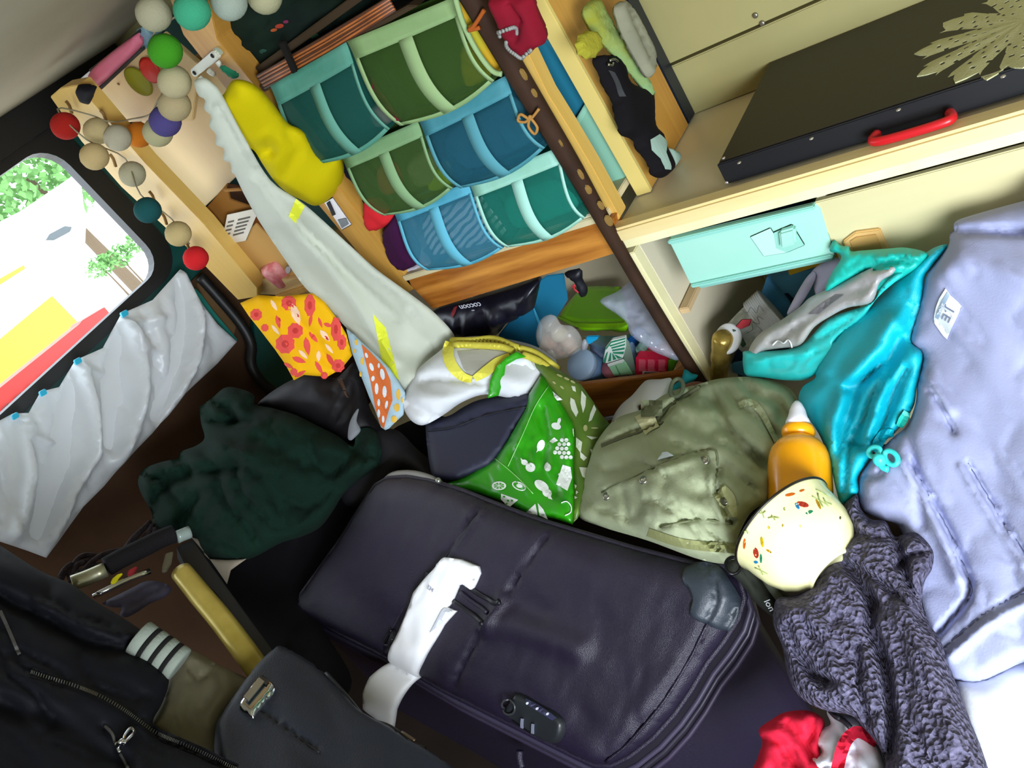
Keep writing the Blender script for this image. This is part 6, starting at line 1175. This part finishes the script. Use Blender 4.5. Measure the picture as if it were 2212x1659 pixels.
cl('brown_yarn', r2((895, 350), (930, 325), (985, 328), (990, 350), (940, 365)), Surf(ctrl=[(1855, 1138, .905), (1890, 1130, .90), (1870, 1145, .90)]), mat('brown_yarn', '#6b4a3c', .95, '#3c2e30', 60, bump=1, bs=200), 'tuft of brown yarn on top of the grey knitted jumper', 'yarn', H=.006, R=6, T=.006, step=5)
# ---- red garment + white cloths
RG = mat('coral_red_cotton', '#d0213c', .85, '#bd1a33', 6, bump=.1, bs=300)
rgs = Surf(ctrl=[(1645, 1580, .90), (1780, 1560, .87), (1700, 1690, .86), (1900, 1650, .80)])
cl('red_garment', r2((350, 1450), (420, 1395), (480, 1360), (560, 1345), (640, 1352), (705, 1400), (700, 1480), (680, 1560), (720, 1650), (760, 1760), (320, 1760), (345, 1600), (370, 1520)), rgs, RG, 'coral red cotton garment at the bottom edge right of the suitcase', 'garment', H=.025, R=28, T=.04, step=8, folds=[(r2((500, 1400), (570, 1480), (640, 1600)), 10, -.018), (r2((380, 1490), (470, 1520), (560, 1650)), 10, -.014), (r2((640, 1400), (640, 1500)), 9, -.014)], wr=[(.006, 22, 60, 50, 5, 'v')])
wc = cl('white_undershirt', r2((720, 1350), (800, 1365), (850, 1375), (900, 1400), (960, 1480), (1010, 1560), (1050, 1680), (1070, 1760), (560, 1760), (575, 1620), (640, 1590), (690, 1575), (655, 1510), (680, 1450), (740, 1420)), Surf(ctrl=[(1790, 1545, .87), (1900, 1600, .82), (1740, 1690, .845), (1920, 1690, .785)]), mat('white_jersey', '#e3e6f0', .85, '#d5d9e6', 6), 'white undershirt with a red strap between the red garment and the jumper', 'shirt', H=.02, R=24, T=.03, step=8, wr=[(.008, 20, 60, 60, 5, 'v')])
strip('red_strap', r2((990, 1530), (900, 1465), (840, 1490), (800, 1570), (770, 1700)), [16, 26, 28, 28, 28], wc, RG, wc.obj, .010)
tube('black_cord', r2((740, 1352), (770, 1380), (810, 1400), (850, 1440)), wc, .003, mat('cord_black', '#15131a', .6), wc.obj, .008, seg=6)

# ================================================================ BOTTOM-LEFT: trolley, bags, jacket
ROPE = mat('dark_rope', '#3a3034', .85, '#241d20', 120, bump=.8, bs=300)
rs_ = Surf(ctrl=[(160, 1240, 1.42), (330, 1120, 1.56), (300, 1220, 1.48)])
t = root('coiled_rope', rs_.P(240, 1250), 'coil of dark braided rope beside the folded hand trolley', 'rope')
for i, q in enumerate((((1240, 150), (1100, 300), (960, 480), (820, 640), (640, 720), (430, 790)), ((1270, 190), (1180, 330), (1020, 500), (840, 620), (560, 680), (400, 740), (300, 840)), ((1300, 230), (1270, 350), (1120, 480), (960, 600), (760, 700), (500, 800), (400, 830)), ((600, 560), (440, 555), (340, 640), (280, 760), (300, 860)), ((460, 640), (380, 660), (330, 740), (310, 850)), ((900, 490), (740, 520), (580, 600), (420, 760)), ((560, 600), (400, 640), (230, 740), (180, 830)), ((300, 650), (220, 720), (170, 810)), ((1150, 240), (1050, 330), (960, 450), (860, 600)))):
    tube('rope_turn', z5(*q), Flat(rs_, .004*(i % 3)), .0052, ROPE, t, seg=8)
trs = Surf(ctrl=[(160, 1270, 1.30), (400, 1160, 1.42), (570, 1460, 1.22), (250, 1290, 1.28)]); trs.soft = False
tr = root('hand_trolley', trs.P(390, 1230), 'folded metal hand trolley frame with black foam grip and worn brass tube', 'trolley')
tube('foam_grip', z5((735, 745), (900, 650), (1200, 500), (1400, 400), (1530, 350)), Flat(trs, .012), .0165, mat('foam_black', '#131113', .9, bump=.6, bs=200), tr, seg=14)
SIL = mat('worn_silver', '#a7a58c', .35, '#8b8760', 30, metal=.7)
tube('silver_tube', z5((320, 935), (520, 860), (725, 770)), Flat(trs, .010), .013, SIL, tr, seg=12, sub=2)
tube('end_cap', z5((1560, 385), (1640, 350), (1720, 320)), Flat(trs, .010), .0115, mat('cap_grey', '#7d8a84', .3), tr, seg=12, sub=2)
tube('thin_rod', z5((570, 1070), (790, 960), (1000, 860), (1240, 770)), Flat(trs, .006), .005, mat('chrome', '#c9cdd0', .15, metal=1), tr, seg=10, sub=2)
slab('yellow_tag', z5((775, 945), (800, 890), (860, 840), (925, 822), (880, 870), (830, 945)), trs, .006, mat('tag_yellow', '#d9cf12', .5), tr, h=.014)
slab('red_knob', z5((975, 840), (990, 790), (1060, 755), (1095, 740), (1060, 800), (1010, 855)), trs, .008, mat('knob_red', '#93222c', .5), tr, h=.014)
slab('steel_latch', z5((1430, 570), (1520, 545), (1500, 680), (1440, 780), (1385, 790), (1390, 720)), trs, .006, mat('latch_olive', '#6d6a58', .4, metal=.5), tr, h=.010)
tube('brass_tube', [(392, 1238), (430, 1285), (480, 1345), (530, 1412), (572, 1470)], Flat(trs, .004), [.0175, .0185, .0185, .0185, .0175], mat('worn_brass', '#c2ad58', .35, '#8f7c22', 12, metal=.35), tr, seg=18)
slab('black_side_bar', r4((1130, 240), (1230, 190), (1330, 330), (1500, 560), (1760, 920), (1690, 1010), (1560, 780), (1380, 540), (1180, 340)), trs, .03, mat('bar_black', '#0c0a0b', .55), tr, h=.0)
cl('blue_grey_pouch', z5((672, 1130), (740, 1080), (900, 1000), (1040, 930), (1160, 870), (1290, 855), (1430, 890), (1500, 950), (1420, 1050), (1250, 1120), (1100, 1220), (960, 1290), (880, 1260), (900, 1180), (780, 1170)), Surf(ctrl=[(225, 1305, 1.30), (360, 1262, 1.36), (280, 1330, 1.30)]), mat('blue_grey_pouch', '#3b3845', .8, '#4c4858', 10), 'blue-grey zipped pouch under the trolley rods', 'pouch', H=.015, R=16, T=.03, step=7, folds=[(z5((1430, 890), (1200, 1000), (1080, 1110), (800, 1150)), 4, -.010)])
cl('beige_paper', r4((1225, 180), (1290, 195), (1310, 290), (1340, 320), (1450, 325), (1580, 318), (1480, 390), (1455, 480), (1400, 400), (1330, 300)), Surf(ctrl=[(415, 1160, 1.52), (530, 1208, 1.46), (490, 1260, 1.44)]), mat('beige_paper', '#8c8272', .85), 'crumpled beige paper corner sticking out beside the trolley', 'paper', H=.004, R=6, T=.003, step=6, smooth=False)
KC = mat('khaki_cotton', '#6a6450', .9, '#5d5844', 7)
cl('khaki_cloth', r4((1190, 912), (1240, 908), (1300, 935), (1370, 980), (1480, 1035), (1610, 1095), (1640, 1130), (1500, 1255), (1400, 1420), (1420, 1600), (1300, 1600), (1100, 1480), (960, 1400), (990, 1330), (1045, 1230), (1085, 1090), (1130, 1000)), Surf(ctrl=[(400, 1405, 1.22), (540, 1468, 1.22), (370, 1580, 1.08), (470, 1620, 1.08)]), KC, 'crumpled khaki cotton cloth between the striped cuff and the instrument case', 'cloth', H=.03, R=30, T=.05, step=8, folds=[(r4((1200, 1010), (1280, 1090), (1360, 1030), (1370, 980)), 7, -.014), (r4((1190, 940), (1260, 960), (1360, 1000)), 8, .012), (r4((1400, 1040), (1420, 1130), (1300, 1300)), 9, -.010), (r4((1100, 1110), (1080, 1250), (1000, 1380)), 8, .008)], wr=[(.006, 26, 90, 70, 4, 'v')])
# striped cuff
a = cam_t(298, 1376, 1.12); b = cam_t(388, 1437, 1.12); ax = b-a; Lc = np.linalg.norm(ax)
t = root('striped_cuff', a+ax*.5, 'rolled grey knitted cuff with three black stripes sticking out of the black jacket', 'cuff')
GS = mat('cuff_grey', '#7f877c', .9, bump=.4, bs=300); BS = mat('cuff_black', '#131212', .9)
rr = .0245
for k, (u0, u1, m) in enumerate(((0, .22, GS), (.22, .31, BS), (.31, .48, GS), (.48, .57, BS), (.57, .74, GS), (.74, .83, BS), (.83, 1.0, GS))):
    pr = [(rr*.97, Lc*u0), (rr*1.02, Lc*(u0+.02)), (rr*1.03, Lc*(u0+u1)/2), (rr*1.02, Lc*(u1-.02)), (rr*.97, Lc*u1)]
    if k == 6: pr += [(rr*.7, Lc*1.01), (0, Lc)]
    lathe('cuff_band' if m is GS else 'black_stripe', pr, a, ax, m, t, 28)
NJ = mat('navy_black_softshell', '#08090f', .75, '#0b0c14', 6, bump=.15, bs=400)
njs = Surf(ctrl=[(0, 1180, 1.20), (317, 1370, 1.16), (350, 1500, 1.08), (0, 1640, .90), (520, 1690, .94), (150, 1400, 1.08)])
nj = Cloth('black_softshell_jacket', [(-80, 1130), (0, 1178), (85, 1232), (155, 1262), (200, 1295), (263, 1333), (305, 1362), (322, 1385), (310, 1400), (290, 1395), (330, 1425), (360, 1458), (364, 1480), (350, 1520), (330, 1560), (345, 1595), (400, 1615), (450, 1640), (520, 1670), (540, 1760), (-80, 1760)], njs, NJ, H=.03, R=40, T=.06, step=9, folds=[(r4((0, 560), (300, 700), (600, 850), (860, 900)), 16, -.03), (r4((250, 620), (500, 740), (800, 850)), 16, .018), (r4((0, 1250), (300, 1330), (600, 1480), (800, 1620)), 24, -.02), (r4((660, 1390), (740, 1500), (800, 1650)), 7, -.012)], wr=[(.010, 40, 150, 30, 5, 'v')])
tag(nj.obj, 'black softshell jacket with grey metal zipper filling the bottom left corner', 'jacket')
ZT = mat('zip_grey', '#74746a', .4, metal=.6)
zp = catmull(r4((200, 1042), (330, 1085), (480, 1130), (640, 1195), (780, 1275), (880, 1345), (1000, 1430), (1160, 1500), (1300, 1560), (1420, 1620), (1520, 1665)), 9, False)
V = []; F_ = []
for i in range(len(zp)-1):
    d = zp[i+1]-zp[i]; L__ = np.linalg.norm(d); u = d/L__; nn = np.array([-u[1], u[0]])
    for k in range(max(1, int(L__/3.2))):
        c = zp[i]+u*k*3.2; q = [c-nn*4-u*.9, c+nn*4-u*.9, c+nn*4+u*.9, c-nn*4+u*.9]; q = np.array(q)
        A = nj.P(q[:, 0], q[:, 1], .004); B = nj.P(q[:, 0], q[:, 1], .0005); n0 = len(V); V += list(A)+list(B)
        F_ += [(n0, n0+1, n0+2, n0+3)]+[(n0+j, n0+(j+1) % 4, n0+(j+1) % 4+4, n0+j+4) for j in range(4)]
o = link('zipper_teeth', V, F_, ZT, nj.obj); o['kind'] = 'stuff'
strip('zipper_tape', [tuple(p) for p in zp[::9]], 22, nj, mat('zip_tape_black', '#0a0a0d', .8), nj.obj, .0006)
strip('zip_tape_side', r4((0, 650), (50, 760), (110, 900), (125, 930)), 8, nj, mat('zip_grey_dark', '#3d3b38', .5), nj.obj, .003)
tube('pocket_zip', r4((670, 1385), (720, 1440), (745, 1520), (790, 1600), (820, 1660)), nj, .002, mat('zip_grey_dark', '#3d3b38', .5), nj.obj, .003, seg=6)
for q, w_ in ((((750, 1535), (765, 1500), (790, 1480)), .0032), (((790, 1490), (800, 1450), (835, 1405), (858, 1430), (830, 1465), (795, 1500)), .0024), (((745, 1500), (760, 1540), (770, 1560)), .0034)):
    tube('zip_puller', r4(*q), nj, w_, CHR, nj.obj, .008, seg=6)
